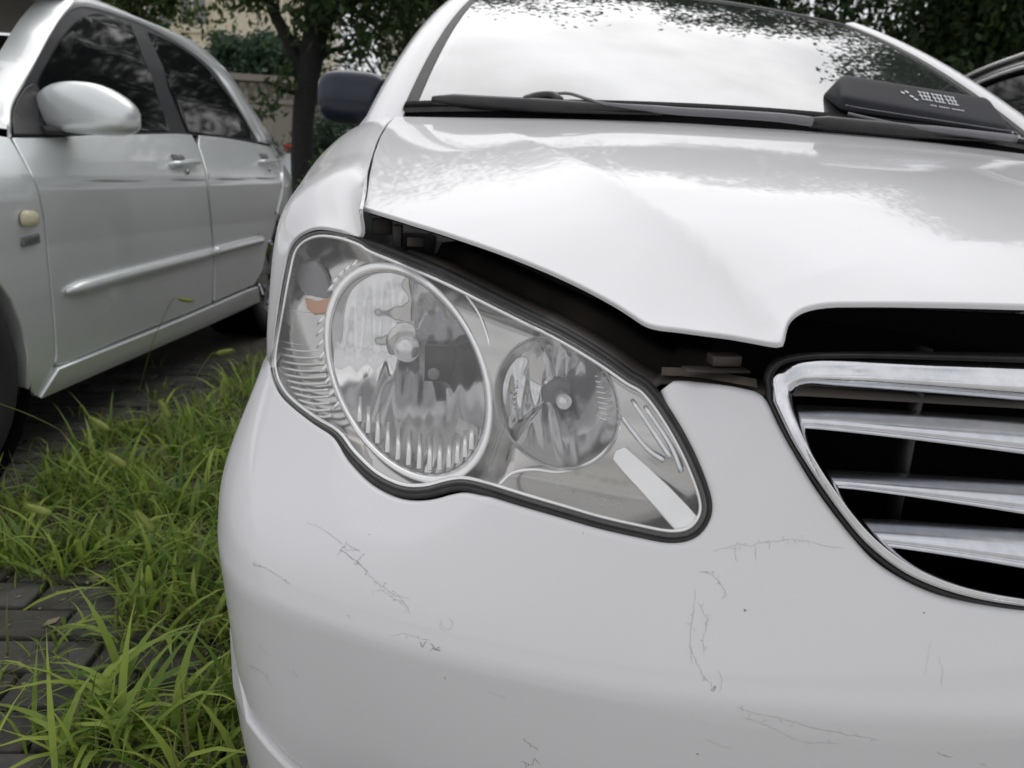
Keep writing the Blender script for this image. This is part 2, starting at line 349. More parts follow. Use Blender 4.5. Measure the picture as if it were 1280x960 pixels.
# ================================================================== ground
def sheet(name, x0, x1, y0, y1, z, m, n=1):
    V = [(x0+(x1-x0)*i/n, y0+(y1-y0)*j/n, z) for i in range(n+1) for j in range(n+1)]
    F = [(i*(n+1)+j, (i+1)*(n+1)+j, (i+1)*(n+1)+j+1, i*(n+1)+j+1) for i in range(n) for j in range(n)]
    return mesh(name, V, F, m)
ground = tag(sheet('ground', -300, 300, -300, 300, -.03, M_['soil']), 'dark earth ground under the parked cars', kind='structure')
pavement = tag(sheet('pavement', -14, 14, -6, 15, -.022, M_['soil']), 'dark grey brick paving with grass in its joints', kind='structure')
tag(sheet('bounce_sheet', -60, 60, -14, -.25, -.012, M_['concrete']), 'unseen pale concrete sheet added in front of the cars to brighten the bumper', kind='structure')  # out of view, added to throw light up onto the bumper
pv = []
for k in range(6):
    o = mesh('paver', *box_vf((0, 0, 0), (.096, 0, 0), (0, .046, 0), (0, 0, .02)), M_['paver'])
    bevel(o, .005, 2); o.data.polygons.foreach_set('use_smooth', [False]*len(o.data.polygons)); pv.append(o.data); bpy.data.objects.remove(o)
for j in range(30):
    for i in range(13):
        x = -.72-i*.2+(.1 if j % 2 else 0); y = .18+j*.1
        if x < -2.9 or x > -.62: continue
        o = link('paver', pv[(i*7+j*3) % 6], pavement); o.matrix_parent_inverse = Matrix()
        o.location = (x+random.uniform(-.003, .003), y+random.uniform(-.003, .003), -.022+random.uniform(-.004, .004)); o.rotation_euler = (random.uniform(-.02, .02), random.uniform(-.015, .015), random.uniform(-.02, .02))
        o.data = pv[(i*7+j*3) % 6]

# ================================================================== white car
car = thing('white_car', 'white sedan with cracked bumper and hood left ajar, filling the foreground', 'car', (0, 2.2, 0))
UP = np.array([(0, 0), (-.2, .008), (-.4, .04), (-.55, .10), (-.68, .195), (-.785, .32), (-.842, .46), (-.862, .62), (-.864, .85)])
BP = np.array([(0, 0), (-.2, .006), (-.4, .03), (-.56, .075), (-.70, .135), (-.81, .215), (-.868, .35), (-.886, .52), (-.876, .85)])
def sym(P): return np.vstack([P[:0:-1]*[-1, 1], P])
UPs, BPs = sym(UP), sym(BP)
def front_surface(u, z, off=0.):
    u = np.asarray(u, float); z = np.asarray(z, float)
    w = sstep(.66, .48, z)[:, None]
    c = lambda t: crom(UPs, t+8)*(1-w)+crom(BPs, t+8)*w
    p = c(u); tg = c(u+.02)-c(u-.02); n = unit(np.stack([tg[:, 1], -tg[:, 0]], 1))     # for u>0 side (x<0) ...
    n = n*np.where((n*[0, 1]).sum(1) > 0, -1, 1)[:, None]
    au = np.abs(u)
    # outward horizontal normal: forward (-y) and sideways
    n = np.stack([np.where(u > 0, -np.abs(n[:, 0]), np.abs(n[:, 0])), -np.abs(n[:, 1])], 1)
    n = unit(n*np.stack([np.ones_like(u)*np.minimum(1, au*3), np.ones_like(u)], 1)+1e-9)
    sf = 1-.80*sstep(4.9, 6.3, au)                   # less rake round the corner
    k = .45+.55*sstep(1.3, 2.3, au)
    t = splus(z-.6, .012)
    o = k*(.45*t+1.2*t*t)
    cf_ = 1-.85*sstep(3.6, 5.8, au)
    o = (o+.30*splus(z-.455, .0035)-.30*splus(z-.6, .012))*sf+(.07+.13*cf_)*splus(.455-z, .0035)+.2*cf_*splus(.27-z, .02)
    # scooped lobe below the round lamp
    lx = (au-3.85)/.62; zb = .533+.045*lx*lx
    o = o+.40*splus(np.minimum(z, .605)-zb, .0018)*sstep(1.12, .85, np.abs(lx))
    q = p-n*(o+off)[:, None]
    return np.stack([q[:, 0], q[:, 1], z], 1)
MS = Surf(front_surface, -8, 8, .14, .84, 321, 141, flip=-1, su=.13)
_t = MS.Nn([[3.0, .5]])[0]
if _t[1] > 0: MS.flip = 1
offs = {}
def MO(o):
    if o not in offs: offs[o] = Surf(lambda u, v, o=o: front_surface(u, v, o), 0, 8, .5, .84, 161, 69, flip=MS.flip, su=.13)
    return offs[o]

# headlight lens outline (photograph pixels)
LENS = [(449, 303), (464, 312), (511, 331), (559, 352), (607, 376), (655, 400), (703, 424), (751, 453), (784, 476), (804, 488), (825, 514), (848, 552), (866, 590), (878, 626), (876, 647), (862, 663), (837, 667),
        (799, 660), (751, 649), (703, 635), (655, 621), (607, 606), (580, 600), (559, 602), (531, 609), (502, 608), (470, 593), (442, 567), (421, 541), (393, 524), (364, 502), (350, 485), (342, 465), (341, 441), (349, 393), (358, 345), (368, 309), (392, 293), (422, 294)]
def grow(pts, d):
    """push a pixel outline outwards; d = number or one per point"""
    P = np.asarray(pts, float); t = unit(np.roll(P, -1, 0)-np.roll(P, 1, 0)); A = np.sum(P[:, 0]*np.roll(P[:, 1], -1)-np.roll(P[:, 0], -1)*P[:, 1])
    n = np.stack([t[:, 1], -t[:, 0]], 1)*(1 if A > 0 else -1); return P+n*np.broadcast_to(np.asarray(d, float), (len(P),))[:, None]
LP = spl(LENS, 4, True)
lens_uv = MS.uvs(LP)
# gasket widths: wider below and at the inner corner
def gw(base_bottom, base_top, base_left):
    w = []
    for x, y in LP:
        w.append(base_left if (x < 370 and y < 470) or (y < 310 and x < 450) else (base_top if y < 300+(x-450)*.52 and x < 800 else base_bottom*min(1, max(.45, (x-330)/140))))
    k = np.ones(9)/9; w = np.array(w); return np.convolve(np.concatenate([w[-4:], w, w[:4]]), k, 'valid')
g1 = grow(LP, gw(5.5, 6, 2)); g2 = grow(LP, gw(11.5, 12, 3)); g3 = grow(LP, gw(14.5, 15, 4))

# ---- bumper
bl = [i for i, p in enumerate(LP)]
g2uv = MS.uvs(grow(LP, gw(22, 14, 5.5)))
# boundary along the lamp: from the outer lower corner round the bottom to the inner top
i_out = int(np.argmin(np.hypot(LP[:, 0]-342, LP[:, 1]-462))); i_in = int(np.argmin(np.hypot(LP[:, 0]-806, LP[:, 1]-490)))
seg = list(range(i_out, i_in-1, -1))                       # outline runs clockwise from the top: go backwards
lamp_edge = g2uv[seg]
GRO = [(938, 498), (948, 506), (963, 537), (987, 579), (1012, 619), (1038, 654), (1060, 681), (1087, 710), (1120, 733), (1154, 750), (1190, 762), (1235, 770), (1279, 775)]
beak = MS.uvs(spl([(833, 485), (852, 484), (880, 487), (912, 492), (938, 498)], 4))
gro = MS.uvs(spl(GRO, 3)); gbot = gro[-1]
half = [(8, .60), (7.2, .615)]
half += [(q[0], q[1]) for q in [(6.7, .622)]]
half += [tuple(q) for q in lamp_edge[:-4] if q[0] < 6.65]
half += [tuple(q) for q in beak[1:]] + [tuple(q) for q in gro[1:]]
half += [(u, gbot[1]-.006*(1-u/gbot[0])) for u in np.linspace(gbot[0], 0, 6)[1:]]
half = np.array(half); right = half[::-1][1:]*[-1, 1]
low = [(-8, .34), (-7, .30), (-6, .262), (-5.0, .235), (-4, .20), (-2, .17), (0, .165), (2, .17), (4, .20), (5.0, .235), (6, .262), (7, .30), (8, .34)]
lowL = MS.uvs(spl([(385, 962), (360, 943), (335, 915), (312, 884)], 3))
lo_l = [(8, .36), (7, .335), (6.2, .315)]+[tuple(q) for q in lowL[::-1]]
lo_l = np.array(lo_l); endu, endz = lo_l[-1]
lo_l = np.vstack([lo_l, [(u, endz-.03*(1-u/endu)) for u in np.linspace(endu, 0, 12)[1:]]])
lowloop = np.vstack([lo_l[::-1]*[-1, 1], lo_l[::-1][1:]])
lowloop = np.vstack([lo_l*[-1, 1], lo_l[::-1][1:]])
outline = np.vstack([half, right, lowloop])
bumper = panel('front_bumper', MS, outline, M_['white'], car, step=.011, fil=.009, depth=.03)
# lower lip below the seam
lip_top = np.vstack([lo_l, (lo_l[::-1][1:]*[-1, 1])])-[0, .017]
lip_bot = np.array([(u, .15 if abs(u) < 5 else .15+.03*(abs(u)-5)) for u in np.linspace(-8, 8, 40)])
panel('bumper_lip', MS, np.vstack([lip_top, lip_bot]), M_['white'], car, step=.02, off=.007, fil=.005, depth=.03)

# ---- paint cracks (fine ribbons lying on the paint)
def ribbon_on(surf, pxs, w, off=.0004, n=3, jit=.6):
    q = spl(pxs, n); q = q+rng.normal(0, jit, q.shape); uv = surf.uvs(q); p = surf.P(uv)+surf.Nn(uv)*off; nn = surf.Nn(uv)
    t = unit(np.gradient(p, axis=0)); s = np.cross(t, nn); ww = w*(.45+.8*rng.random(len(p)))[:, None]; ww[0] *= .2; ww[-1] *= .2
    V = np.empty((2*len(p), 3)); V[0::2] = p+s*ww/2; V[1::2] = p-s*ww/2
    return V, [(2*i, 2*i+1, 2*i+3, 2*i+2) for i in range(len(p)-1)]
CR = [([(384, 652), (400, 660), (412, 668), (425, 678), (434, 688), (450, 687)], .5), ([(424, 687), (436, 694), (446, 702), (452, 707), (460, 716)], .9), ([(432, 679), (440, 684), (452, 690)], .8),
      ([(446, 703), (450, 697), (456, 692)], .7), ([(420, 696), (428, 686), (434, 676)], .5), ([(460, 716), (474, 730), (490, 742), (505, 752), (513, 768)], .45), ([(470, 724), (482, 742), (496, 750), (510, 760)], .4), ([(490, 737), (500, 745), (512, 748)], .4),
      ([(466, 738), (467, 744)], .5), ([(315, 706), (335, 712), (350, 721), (362, 731)], .6), ([(525, 802), (528, 808), (533, 802)], 1.0), ([(538, 804), (544, 811), (551, 814)], 1.4), ([(537, 815), (543, 810), (551, 809)], .9), ([(487, 795), (505, 792), (520, 797), (540, 800)], .4),
      ([(551, 778), (560, 788), (566, 779), (560, 772)], .4), ([(556, 790), (550, 782), (552, 774)], .35), ([(433, 769), (440, 774)], .8), ([(322, 806), (330, 812), (335, 820)], .5), ([(310, 832), (322, 836), (332, 845), (342, 858)], .55), ([(365, 838), (373, 846)], .6),
      ([(655, 923), (662, 930), (673, 937)], 1.0), ([(650, 950), (664, 956), (668, 948), (676, 957)], .8), ([(604, 862), (620, 868), (633, 874)], .35), ([(556, 847), (557, 848.5)], 1.6),
      ([(873, 716), (884, 715), (894, 722), (902, 732), (908, 746)], .5), ([(868, 735), (867, 760), (864, 785), (862, 805), (866, 830)], .4), ([(872, 752), (880, 766), (884, 775), (880, 795), (879, 818)], .4), ([(862, 806), (870, 826), (880, 846), (893, 860)], .45), ([(897, 836), (901, 850), (899, 866)], .4), ([(889, 862), (894, 858), (892, 866)], 1.0),
      ([(890, 690), (905, 685), (922, 681), (938, 683), (950, 679), (968, 677), (990, 674)], .4), ([(920, 682), (919, 692), (922, 702)], .45), ([(944, 683), (946, 700)], .45), ([(990, 674), (1010, 677), (1040, 684), (1056, 685)], .35), ([(962, 677), (960, 688)], .35),
      ([(920, 884), (950, 893), (985, 900), (1020, 910), (1060, 918), (1100, 925)], .4), ([(925, 896), (960, 906), (1000, 926), (1050, 930)], .35), ([(882, 924), (900, 932), (915, 934)], .4), ([(1170, 940), (1181, 944), (1190, 946)], 1.0), ([(1225, 953), (1232, 957)], .8), ([(871, 942), (872, 943.5)], 2.0), ([(931, 762), (931.5, 764)], 2.2), ([(1154.5, 765), (1155, 766.5)], 1.6),
      ([(1163, 800), (1160, 820), (1155, 845)], .3), ([(1172, 820), (1178, 838), (1177, 858)], .3), ([(812, 218), (813, 219.5)], .1)]
cr = []
def hairs(pts_, w):
    q = spl(pts_, 4); out = []
    for i in range(1, len(q)-1):
        if random.random() < .30 and len(pts_) > 3:
            t = unit(q[i+1]-q[i-1]); n = np.array([-t[1], t[0]])*random.choice((-1, 1)); a = q[i]; L_ = random.uniform(3, 9); b = a+(n*.8+t*random.uniform(-.8, .8))*L_; out.append(([a, (a+b)/2+rng.normal(0, 1, 2), b], w*.6))
    return out
CR += [h for pts_, w in list(CR) if w > .3 for h in hairs(pts_, w)]
for pts_, w in CR:
    if w > .2: cr.append(ribbon_on(MS, pts_, w*.00048, n=6, jit=.7))
mesh('paint_cracks', *join(cr), M_['crack'], bumper)['kind'] = 'stuff'

# grime that has gathered between the lamp seal and the bumper
bi = [i for i, q in enumerate(LP) if 640 < q[0] < 884 and q[1] > 600]; bi.sort(key=lambda i: i)
strip('grime', [MO(.007).pts(grow(LP, gw(13.0, 12, 3))[bi]), MO(.004).pts(grow(LP, gw(15.5, 13, 3))[bi]), MO(.008).pts(grow(LP, gw(18, 14, 3))[bi])], M_['dirt'], bumper, closed=False)

# ---- hood: thin-plate surface through measured points
HP = [(-.705, .40, .826), (-.715, .55, .864), (-.72, .66, .888), (-.727, .9, .938), (-.722, 1.12, .985), (-.707, .40, .827), (-.591, .32, .806), (-.498, .24, .781), (-.432, .17, .752), (-.386, .15, .749), (-.33, .10, .748),
      (0, .07, .800), (-.2, .08, .795), (0, .25, .852), (-.25, .3, .852), (0, .5, .907), (-.3, .55, .905), (0, .8, .964), (-.3, .8, .958), (0, 1.04, 1.0), (-.35, 1.06, .997), (-.55, .6, .898), (-.55, .9, .955)]
HA = np.array(HP+[(-x, y, z) for x, y, z in HP if x != 0])
_, ui = np.unique(HA[:, :2].round(3), axis=0, return_index=True); HA = HA[ui]
def tps(r2): return np.where(r2 > 0, .5*r2*np.log(np.maximum(r2, 1e-12)), 0)
nH = len(HA); K = tps(((HA[:, None, :2]-HA[None, :, :2])**2).sum(-1))+np.eye(nH)*1.2e-2; Q = np.hstack([np.ones((nH, 1)), HA[:, :2]])
sol = np.linalg.solve(np.block([[K, Q], [Q.T, np.zeros((3, 3))]]), np.concatenate([HA[:, 2], np.zeros(3)]))
def hood_base(x, y):
    x = np.asarray(x, float); y = np.asarray(y, float); X = np.stack([x, y], 1)
    return np.stack([x, y, tps(((X[:, None]-HA[None, :, :2])**2).sum(-1))@sol[:nH]+sol[nH]+sol[nH+1]*x+sol[nH+2]*y], 1)
HB = Surf(hood_base, -.8, .8, -.02, 1.3, 81, 67, flip=1)
CRS = HB.uvs(spl([(972, 427), (954, 409), (939, 388), (912, 355), (877, 321), (834, 283), (786, 246), (737, 216), (685, 188), (646, 168)], 5))
CRS = CRS[np.argsort(CRS[:, 1])]; CRS = np.vstack([CRS, CRS[-1]+(CRS[-1]-CRS[-8])*3, CRS[-1]+(CRS[-1]-CRS[-8])*8])
kk = np.ones(5)/5; CRS[2:-4, 0] = np.convolve(CRS[:, 0], kk, 'valid')[:len(CRS)-6]
def hood_fn(x, y, off=0.):
    p = hood_base(x, y); x, y, z = p.T
    d = np.abs(x)-np.abs(np.interp(y, CRS[:, 1], CRS[:, 0]))               # distance outside the crease
    A = np.interp(y, [.05, .15, .35, .7, 1.0], [.024, .028, .019, .006, .0])
    z = z-A*(1-np.exp(-splus(d, .002)/.048))+A*.55
    return np.stack([x, y, z-off], 1)
HS = Surf(hood_fn, -.8, .8, -.02, 1.3, 161, 133, flip=1)
HE = [(455, 258), (486, 267), (517.5, 276.8), (550, 286.5), (583, 297.3), (616, 308.5), (649, 320.7), (676, 331.5), (701, 342.3), (736, 359), (771, 378), (793, 392), (808, 401.5), (824, 406), (846, 408.5), (880, 413), (911, 417), (940, 422), (962, 426), (973, 427)]
HE2 = [(975.5, 420), (978, 411), (986, 395), (1004, 383), (1034, 377), (1075, 376), (1115, 376), (1160, 376.5), (1220, 377.5), (1280, 379)]
he = HS.uvs(np.vstack([spl(HE, 3), spl(HE2, 3)]))
gapl = np.array([(-.708, .47), (-.715, .58), (-.722, .72), (-.726, .88), (-.724, 1.02), (-.718, 1.12)])
c0 = he[-1]; cen = [(x, c0[1]-.004*(1-(x/c0[0])**2)) for x in np.linspace(c0[0], 0, 8)[1:]]
rear = [(x, 1.12-.075*(1-(x/.718)**2)) for x in np.linspace(-.718, .718, 40)]
lft = np.vstack([gapl[::-1], he, cen]); rgt = lft[::-1][1:]*[-1, 1]
hood_outline = np.vstack([lft, rgt, np.array(rear[::-1])[1:-1]])
hood = panel('hood', HS, hood_outline, M_['white'], car, step=.0105, fil=.002, depth=.003)
HSu = Surf(lambda x, y: hood_fn(x, y, .010), -.8, .8, -.02, 1.3, 60, 60, flip=-1)
panel('hood_liner', HSu, hood_outline*.992+[0, .006], M_['black'], hood, step=.05, flange=False)

# ---- fender (outer panel from the lamp back to the door)
fe = [MS.P(MS.uv(449, 297))[0]]
def lensleft(px, py, du=.05, dv=0.): q = MS.uv(px, py)+[du, dv]; return MS.P(q)[0]
sec0 = np.array([(-.711, .405, .826), lensleft(448, 300, .01, .006), lensleft(422, 292, .0, .006), lensleft(394, 290, .03, .006), lensleft(370, 306, .07, .003), lensleft(359, 345, .08), lensleft(350, 393, .08), lensleft(343, 441, .08), lensleft(342, 463, .08)])
sec0[8][2] = .625
def fsec(y, zg, xg, bulge=0): return np.array([(xg-.0, y, zg), (xg-.02, y, zg-.001), (xg-.05, y, zg-.010), (xg-.085, y, zg-.030), (xg-.112, y, zg-.062), (-.842-bulge, y, zg-.11), (-.848-bulge, y, zg-.17), (-.851-bulge, y, .66+(zg-.88)*.3), (-.852-bulge, y, .612)])
secs = [sec0, fsec(.56, .868, -.719), fsec(.72, .902, -.7265), fsec(.88, .937, -.7305, .004), fsec(1.02, .965, -.7285, .004), fsec(1.14, .985, -.7225), fsec(1.32, 1.0, -.72)]
S6 = np.array(secs)
def fend(u, v):
    u = np.asarray(u, float); v = np.asarray(v, float)
    cols = np.stack([crom(S6[:, k, :], u) for k in range(9)], 0)          # 9 x n x 3
    i = np.clip(np.floor(v).astype(int), 0, 7); f = (v-i)[:, None]; n = np.arange(len(u))
    g = lambda k: cols[np.clip(k, 0, 8), n]
    a, b, c, d = g(i-1), g(i), g(i+1), g(i+2)
    a = np.where((i == 0)[:, None], 2*b-c, a); d = np.where((i == 7)[:, None], 2*c-b, d)
    return .5*(2*b+(c-a)*f+(2*a-5*b+4*c-d)*f**2+(3*b-a-3*c+d)*f**3)
FS = Surf(fend, 0, 6, 0, 8, 60, 60, flip=1, su=.14, sv=.06)
if FS.Nn([[3., 5.]])[0][0] > 0: FS.flip = -1
fo = np.array([(u, 0.0) for u in np.linspace(0, 6, 40)]+[(6, v) for v in np.linspace(0, 8, 20)[1:]]+[(u, 8.) for u in np.linspace(6, 0, 20)[1:]]+[(0, v) for v in np.linspace(8, 0, 60)[1:-1]])
fender = panel('fender', FS, fo, M_['white'], car, step=.013, fil=.0015, depth=.003)
copy_part(fender, car, True)

# ---- under-hood trim between lamps, grille and hood
top_i = [i for i, p in enumerate(g1) if 448 < LP[i][0] < 812 and LP[i][1] < 300+(LP[i][0]-450)*.56]
top_i.sort(key=lambda i: LP[i][0])
tr0 = MO(.004).pts(g3[top_i]); e1 = MO(.012).pts([(828, 470), (850, 470), (880, 473), (915, 479), (948, 485)])
e1 = np.vstack([e1, [e1[-1]+np.array([k*.04, -.004*k, .003]) for k in range(1, 10)]])
line = np.vstack([tr0, e1]); line[:, 2] -= .004
keep = [0]
for i in range(1, len(line)):
    if line[i][0] > line[keep[-1]][0]+.004: keep.append(i)
line = line[keep]
inw = np.zeros_like(line); inw[:, 1] = 1; inw[:, 0] = np.interp(line[:, 0], [-.75, -.4, -.35, 0], [.55, .45, .1, 0])
sec = [line+[0, 0, -.004], line, line+inw*.012+[0, 0, .004], line+inw*.035+[0, 0, .003], line+inw*.045+[0, 0, -.006], line+inw*.075+[0, 0, -.004], line+inw*.085+[0, 0, .008], line+inw*.13+[0, 0, .010], line+inw*.18+[0, 0, -.10]]
trim = strip('radiator_support_cover', sec, M_['underhood'], car, closed=False)
copy_part(trim, car, True)
# brackets, clips and bolts seen in the gap
bk = [box_vf(at_y(497, 291, .46)+[0, 0, -.004], (.006, 0, 0), (0, .012, 0), (0, 0, .014)), box_vf(at_y(478, 283, .47), (.012, .004, 0), (0, .004, 0), (0, 0, .010)), box_vf(at_y(520, 302, .43), (.010, .004, 0), (0, .006, 0), (0, 0, .006)), box_vf(at_y(905, 449, .15), (.014, .002, 0), (0, .010, 0), (0, 0, .005)), box_vf(at_y(895, 462, .14), (.03, .003, 0), (0, .010, 0), (0, 0, .0012))]
for b in bk: bevel(mesh('bracket', *b, M_['underhood'], car), .0015)
ledge = MO(.010).pts(spl([(826, 475), (850, 476), (880, 479), (915, 485), (946, 491)], 3)); 
strip('dirty_ledge', [ledge+[0, 0, .0045], ledge+[.004, .014, .009]], M_['dirt'], bumper, closed=False)
mesh('radiator', *box_vf((0, .34, .47), (.55, 0, 0), (0, .012, 0), (0, 0, .25)), M_['mesh'], car)
mesh('bay_light_block', *box_vf((0, .7, .42), (.68, 0, 0), (0, .34, 0), (0, 0, .01)), M_['mesh'], car)  # unseen black slab added to keep light out of the engine bay

# ================================================================== headlight
def headlight():
    par = mesh('headlight', *box_vf((-.6, .36, .66), (.03, 0, 0), (0, .01, 0), (0, 0, .02)), M_['black'], car)
    lens = panel('lens', MS, lens_uv, M_['lens'], par, step=.012, off=.001, fil=.004, depth=.012)
    def ringpts(px, o): return MO(o).pts(px)
    strip('gasket', [ringpts(grow(LP, .5), .006), ringpts(grow(LP, gw(2.5, 2, 1)), .000), ringpts(g1, .001), ringpts(grow(LP, gw(7, 8, 2.2)), .004), ringpts(grow(LP, gw(8.5, 9, 2.6)), .001), ringpts(g2, .003), ringpts(g3, .008), ringpts(g3, .03)], M_['rubber'], par)
    # pale seat of the lens shown as a bright line inside the rim
    strip('lens_rim', [ringpts(grow(LP, -1), .0035), ringpts(grow(LP, -3), .002), ringpts(grow(LP, -5), .0035), ringpts(grow(LP, -5.5), .012)], M_['ring'], par)
    th = np.linspace(0, 2*math.pi, 96, endpoint=False); c, s = np.cos(th), np.sin(th)
    def big(k): return np.stack([510+k*(97*c+10*s), 466+k*(124*s+30*c)], 1)
    def small(k): return np.stack([696+k*(76*c+4*s), 504+k*(80*s+9*c)], 1)
    # backing bezel: chrome sheet with two openings
    inner = grow(LP, -5)
    boff = lambda v: .013+.42*splus(.652-v, .006)+.5*splus(v-.705, .006)
    bz = Surf(lambda u, v: front_surface(u, v, boff(np.asarray(v, float))), 0, 8, .5, .84, 161, 69, flip=MS.flip, su=.13)
    left_cut = [p for p in inner]
    def clipped(x0): return None
    bez_px = [p for p in inner if p[0] > 440]
    ob = bz.uvs(inner)
    hb = bz.uvs(big(1.07)); hs = bz.uvs(small(1.03))
    bez = panel('bezel', bz, ob, M_['chrome_dull'], par, holes=(hb, hs), step=.012, fil=.002, depth=.01, flange=True)
    strip('bezel_wall', [MO(.005).pts(inner), bz.P(ob)], M_['chrome_dull'], par)
    # lamps
    def lamp(fn, depth, cpx, ring, name, k0, facets):
        strip(ring, [ringpts(fn(.985), .030), ringpts(fn(1.0), .014), ringpts(fn(1.025), .008), ringpts(fn(k0-.025), .008), ringpts(fn(k0), .012), ringpts(fn(k0+.004), .03)], M_['ring'], par)
        rim = ringpts(fn(.985), .026); cc = rim.mean(0); d = rdir(*cpx); 
        C = CAM+d*((cc[1]+depth-CAM[1])/d[1])
        rs = list(np.linspace(1, .1, 31))
        rings = []
        for r in rs:
            p = C+(rim-C)*np.array([r, 0, r]); base = rim[:, 1]
            y = C[1]-(C[1]-rim[:, 1])*r**2.0
            # vertical facets: step the depth by column
            ph = .0013*np.cos(2*math.pi*(p[:, 0]-cc[0])/facets)
            row = .0006*np.cos((p[:, 2]-cc[2])/.006)
            y = y+(ph+row)*min(1, (1-r)*4)*(.4 if r < .3 else 1)
            rings.append(np.stack([p[:, 0], y, p[:, 2]], 1))
        rf = strip(name, rings, M_['mirror_metal'], par)
        return C, cc, rim, rf
    C, cc, rim, rf = lamp(big, .085, (510, 432), 'lamp_ring', 'reflector', 1.088, .022)
    # bulb with shield cap
    def lathe(name, prof, org, ax, mat_, parent, n=24):
        ax = unit(np.asarray(ax, float)); a = unit(np.cross(ax, [0, 0, 1.])); b = np.cross(a, ax)
        t = np.linspace(0, 2*math.pi, n, endpoint=False)
        return recalc(strip(name, [org+ax*h+(np.outer(np.cos(t), a)+np.outer(np.sin(t), b))*r for h, r in prof], mat_, parent, caps=True))
    def capprof(r, L): return [(0, r)]+[(L+r*math.sin(q)*.9, r*math.cos(q)) for q in np.linspace(0, 1.45, 6)]
    lathe('bulb_shield', capprof(.0155, .03), C+[0, .0, .003], (0.02, -1, -.05), M_['bulbglass'], par)
    lathe('bulb_socket', [(0, .026), (.006, .026), (.008, .018)], C+[0, .004, .003], (0, -1, 0), M_['chrome_dull'], par)
    lathe('reflector_screw', [(0, .0065), (.004, .0065), (.005, .004)], C+(rim[4]-C)*.38+[0, -.010, .0], (0, -1, 0), M_['greypl'], par)
    # row of upright flutes along the lower rim
    for k in range(13):
        a = rad(38+k*8.2); q0 = np.array([510+.955*(97*math.cos(a)+10*math.sin(a)), 466+.955*(124*math.sin(a)+30*math.cos(a))])
        L = 44-abs(k-6)*2.2
        p0 = MO(.020).pts([q0])[0]; p1 = MO(.028).pts([q0+[1, -L]])[0]
        V, F = tube_vf([p0, (p0+p1)/2, p1], [.0028, .0028, .0024], 6, .4); mesh('flute', V, F, M_['rib'], par)
    # curved shelf under the bowl
    t2 = np.linspace(rad(22), rad(158), 30)
    def arc(k, yo): return np.stack([510+k*(97*np.cos(t2)+10*np.sin(t2)), 466+yo+k*(124*np.sin(t2)+30*np.cos(t2))], 1)
    strip('reflector_shelf', [MO(.05).pts(arc(.68, 6)), MO(.042).pts(arc(.78, 4)), MO(.034).pts(arc(.9, 0)), MO(.026).pts(arc(.985, 0))], M_['chrome_dull'], par, closed=False)
    C2, cc2, rim2, rf2 = lamp(small, .06, (700, 492), 'lamp_ring', 'reflector', 1.045, .017)
    lathe('bulb', capprof(.008, .03), C2, (0, -1, -.02), M_['bulbglass'], par)
    lathe('bulb_socket', [(0, .018), (.006, .018), (.008, .012)], C2+[0, .002, 0], (0, -1, 0), M_['greypl'], par)
    for sgn in (-1, 1):      # fluted wings inside the small lamp
        V = []; F = []
        for k in range(9):
            q = np.array([696+sgn*(48+k*.6), 470+k*6.5]); a = MO(.045).pts([q, q+[sgn*14, 2+k*.3]]); v, f = tube_vf([a[0], (a[0]+a[1])/2, a[1]], .0012, 5); F += [tuple(i+len(V) for i in r) for r in f]; V += v
        mesh('flute_wing', V, F, M_['rib'], par)
    # bright bar and facets of the inner corner
    bar = np.array([(768, 573), (771, 565), (780, 561), (805, 582), (835, 610), (858, 634), (869, 646), (862, 657), (845, 660), (838, 652), (805, 615), (780, 588)])
    bm_ = panel('corner_bar', MO(.008), MO(.008).uvs(bar), M_['ring'], par, step=.01, fil=.002, depth=.012)
    for (p, q, r) in [((790, 500), (822, 548), (838, 572)), ((806, 508), (838, 556), (852, 590)), ((776, 520), (808, 560), (830, 576))]:
        tube('corner_flute', MO(.014).pts(spl([p, q, r], 5)), .0025, M_['chrome'], par, 8)
    tube('bezel_edge', MO(.016).pts(spl([(622, 609), (640, 592), (668, 587), (700, 590), (735, 580), (762, 558), (776, 530), (778, 505)], 5)), .0018, M_['ring'], par, 8)
    tube('bezel_edge', MO(.016).pts(spl([(580, 365), (600, 395), (614, 440), (618, 480), (612, 520)], 5)), .0016, M_['ring'], par, 8)
    # turn-signal chamber: dark well, ribs, amber bulb
    well = bz.uvs([(384, 330), (414, 328), (417, 342), (414, 372), (409, 384), (392, 386), (382, 372), (378, 350)])
    panel('turn_signal_well', MO(.0195), well, M_['greypl'], par, step=.008, fil=.003, depth=.004)
    panel('turn_signal_bulb', MO(.011), MO(.011).uvs([(381, 374), (396, 378), (413, 373), (411, 383), (404, 390), (392, 391), (384, 384)]), M_['amber'], par, step=.006, fil=.002, depth=.003)
    for k in range(17):
        y = 388+k*8.2; x0 = max(352-(k-2)*.6, 347) if y < 470 else 350+(y-470)*.7; x1 = 408-min(k, 8)*.2+max(0, k-8)*1.0
        q = spl([(x0, y-3), ((x0+x1)/2, y+2), (x1, y+1)], 5)
        tube('rib', MO(.016).pts(q), .0022, M_['rib'], par, 6, .8)
    for k in range(14):       # beads round the outer side of the big ring
        a = rad(150+k*6.2+ (8 if k > 8 else 0)); q = np.array([510+1.12*(97*math.cos(a)+10*math.sin(a)), 466+1.12*(124*math.sin(a)+30*math.cos(a))])
        tube('bead', MO(.014).pts([q+[-5, 5], q, q+[3, -6]]), [.0012, .0026, .0012], M_['ring'], par, 6)
    # moulded lettering on the lens
    letters = [('HC HR PL 2A', (712, 619), (777, 632), .0040), ('00 00 01', (731, 628), (777, 638), .0038), ('E1', (694, 612), (703, 614), .006)]
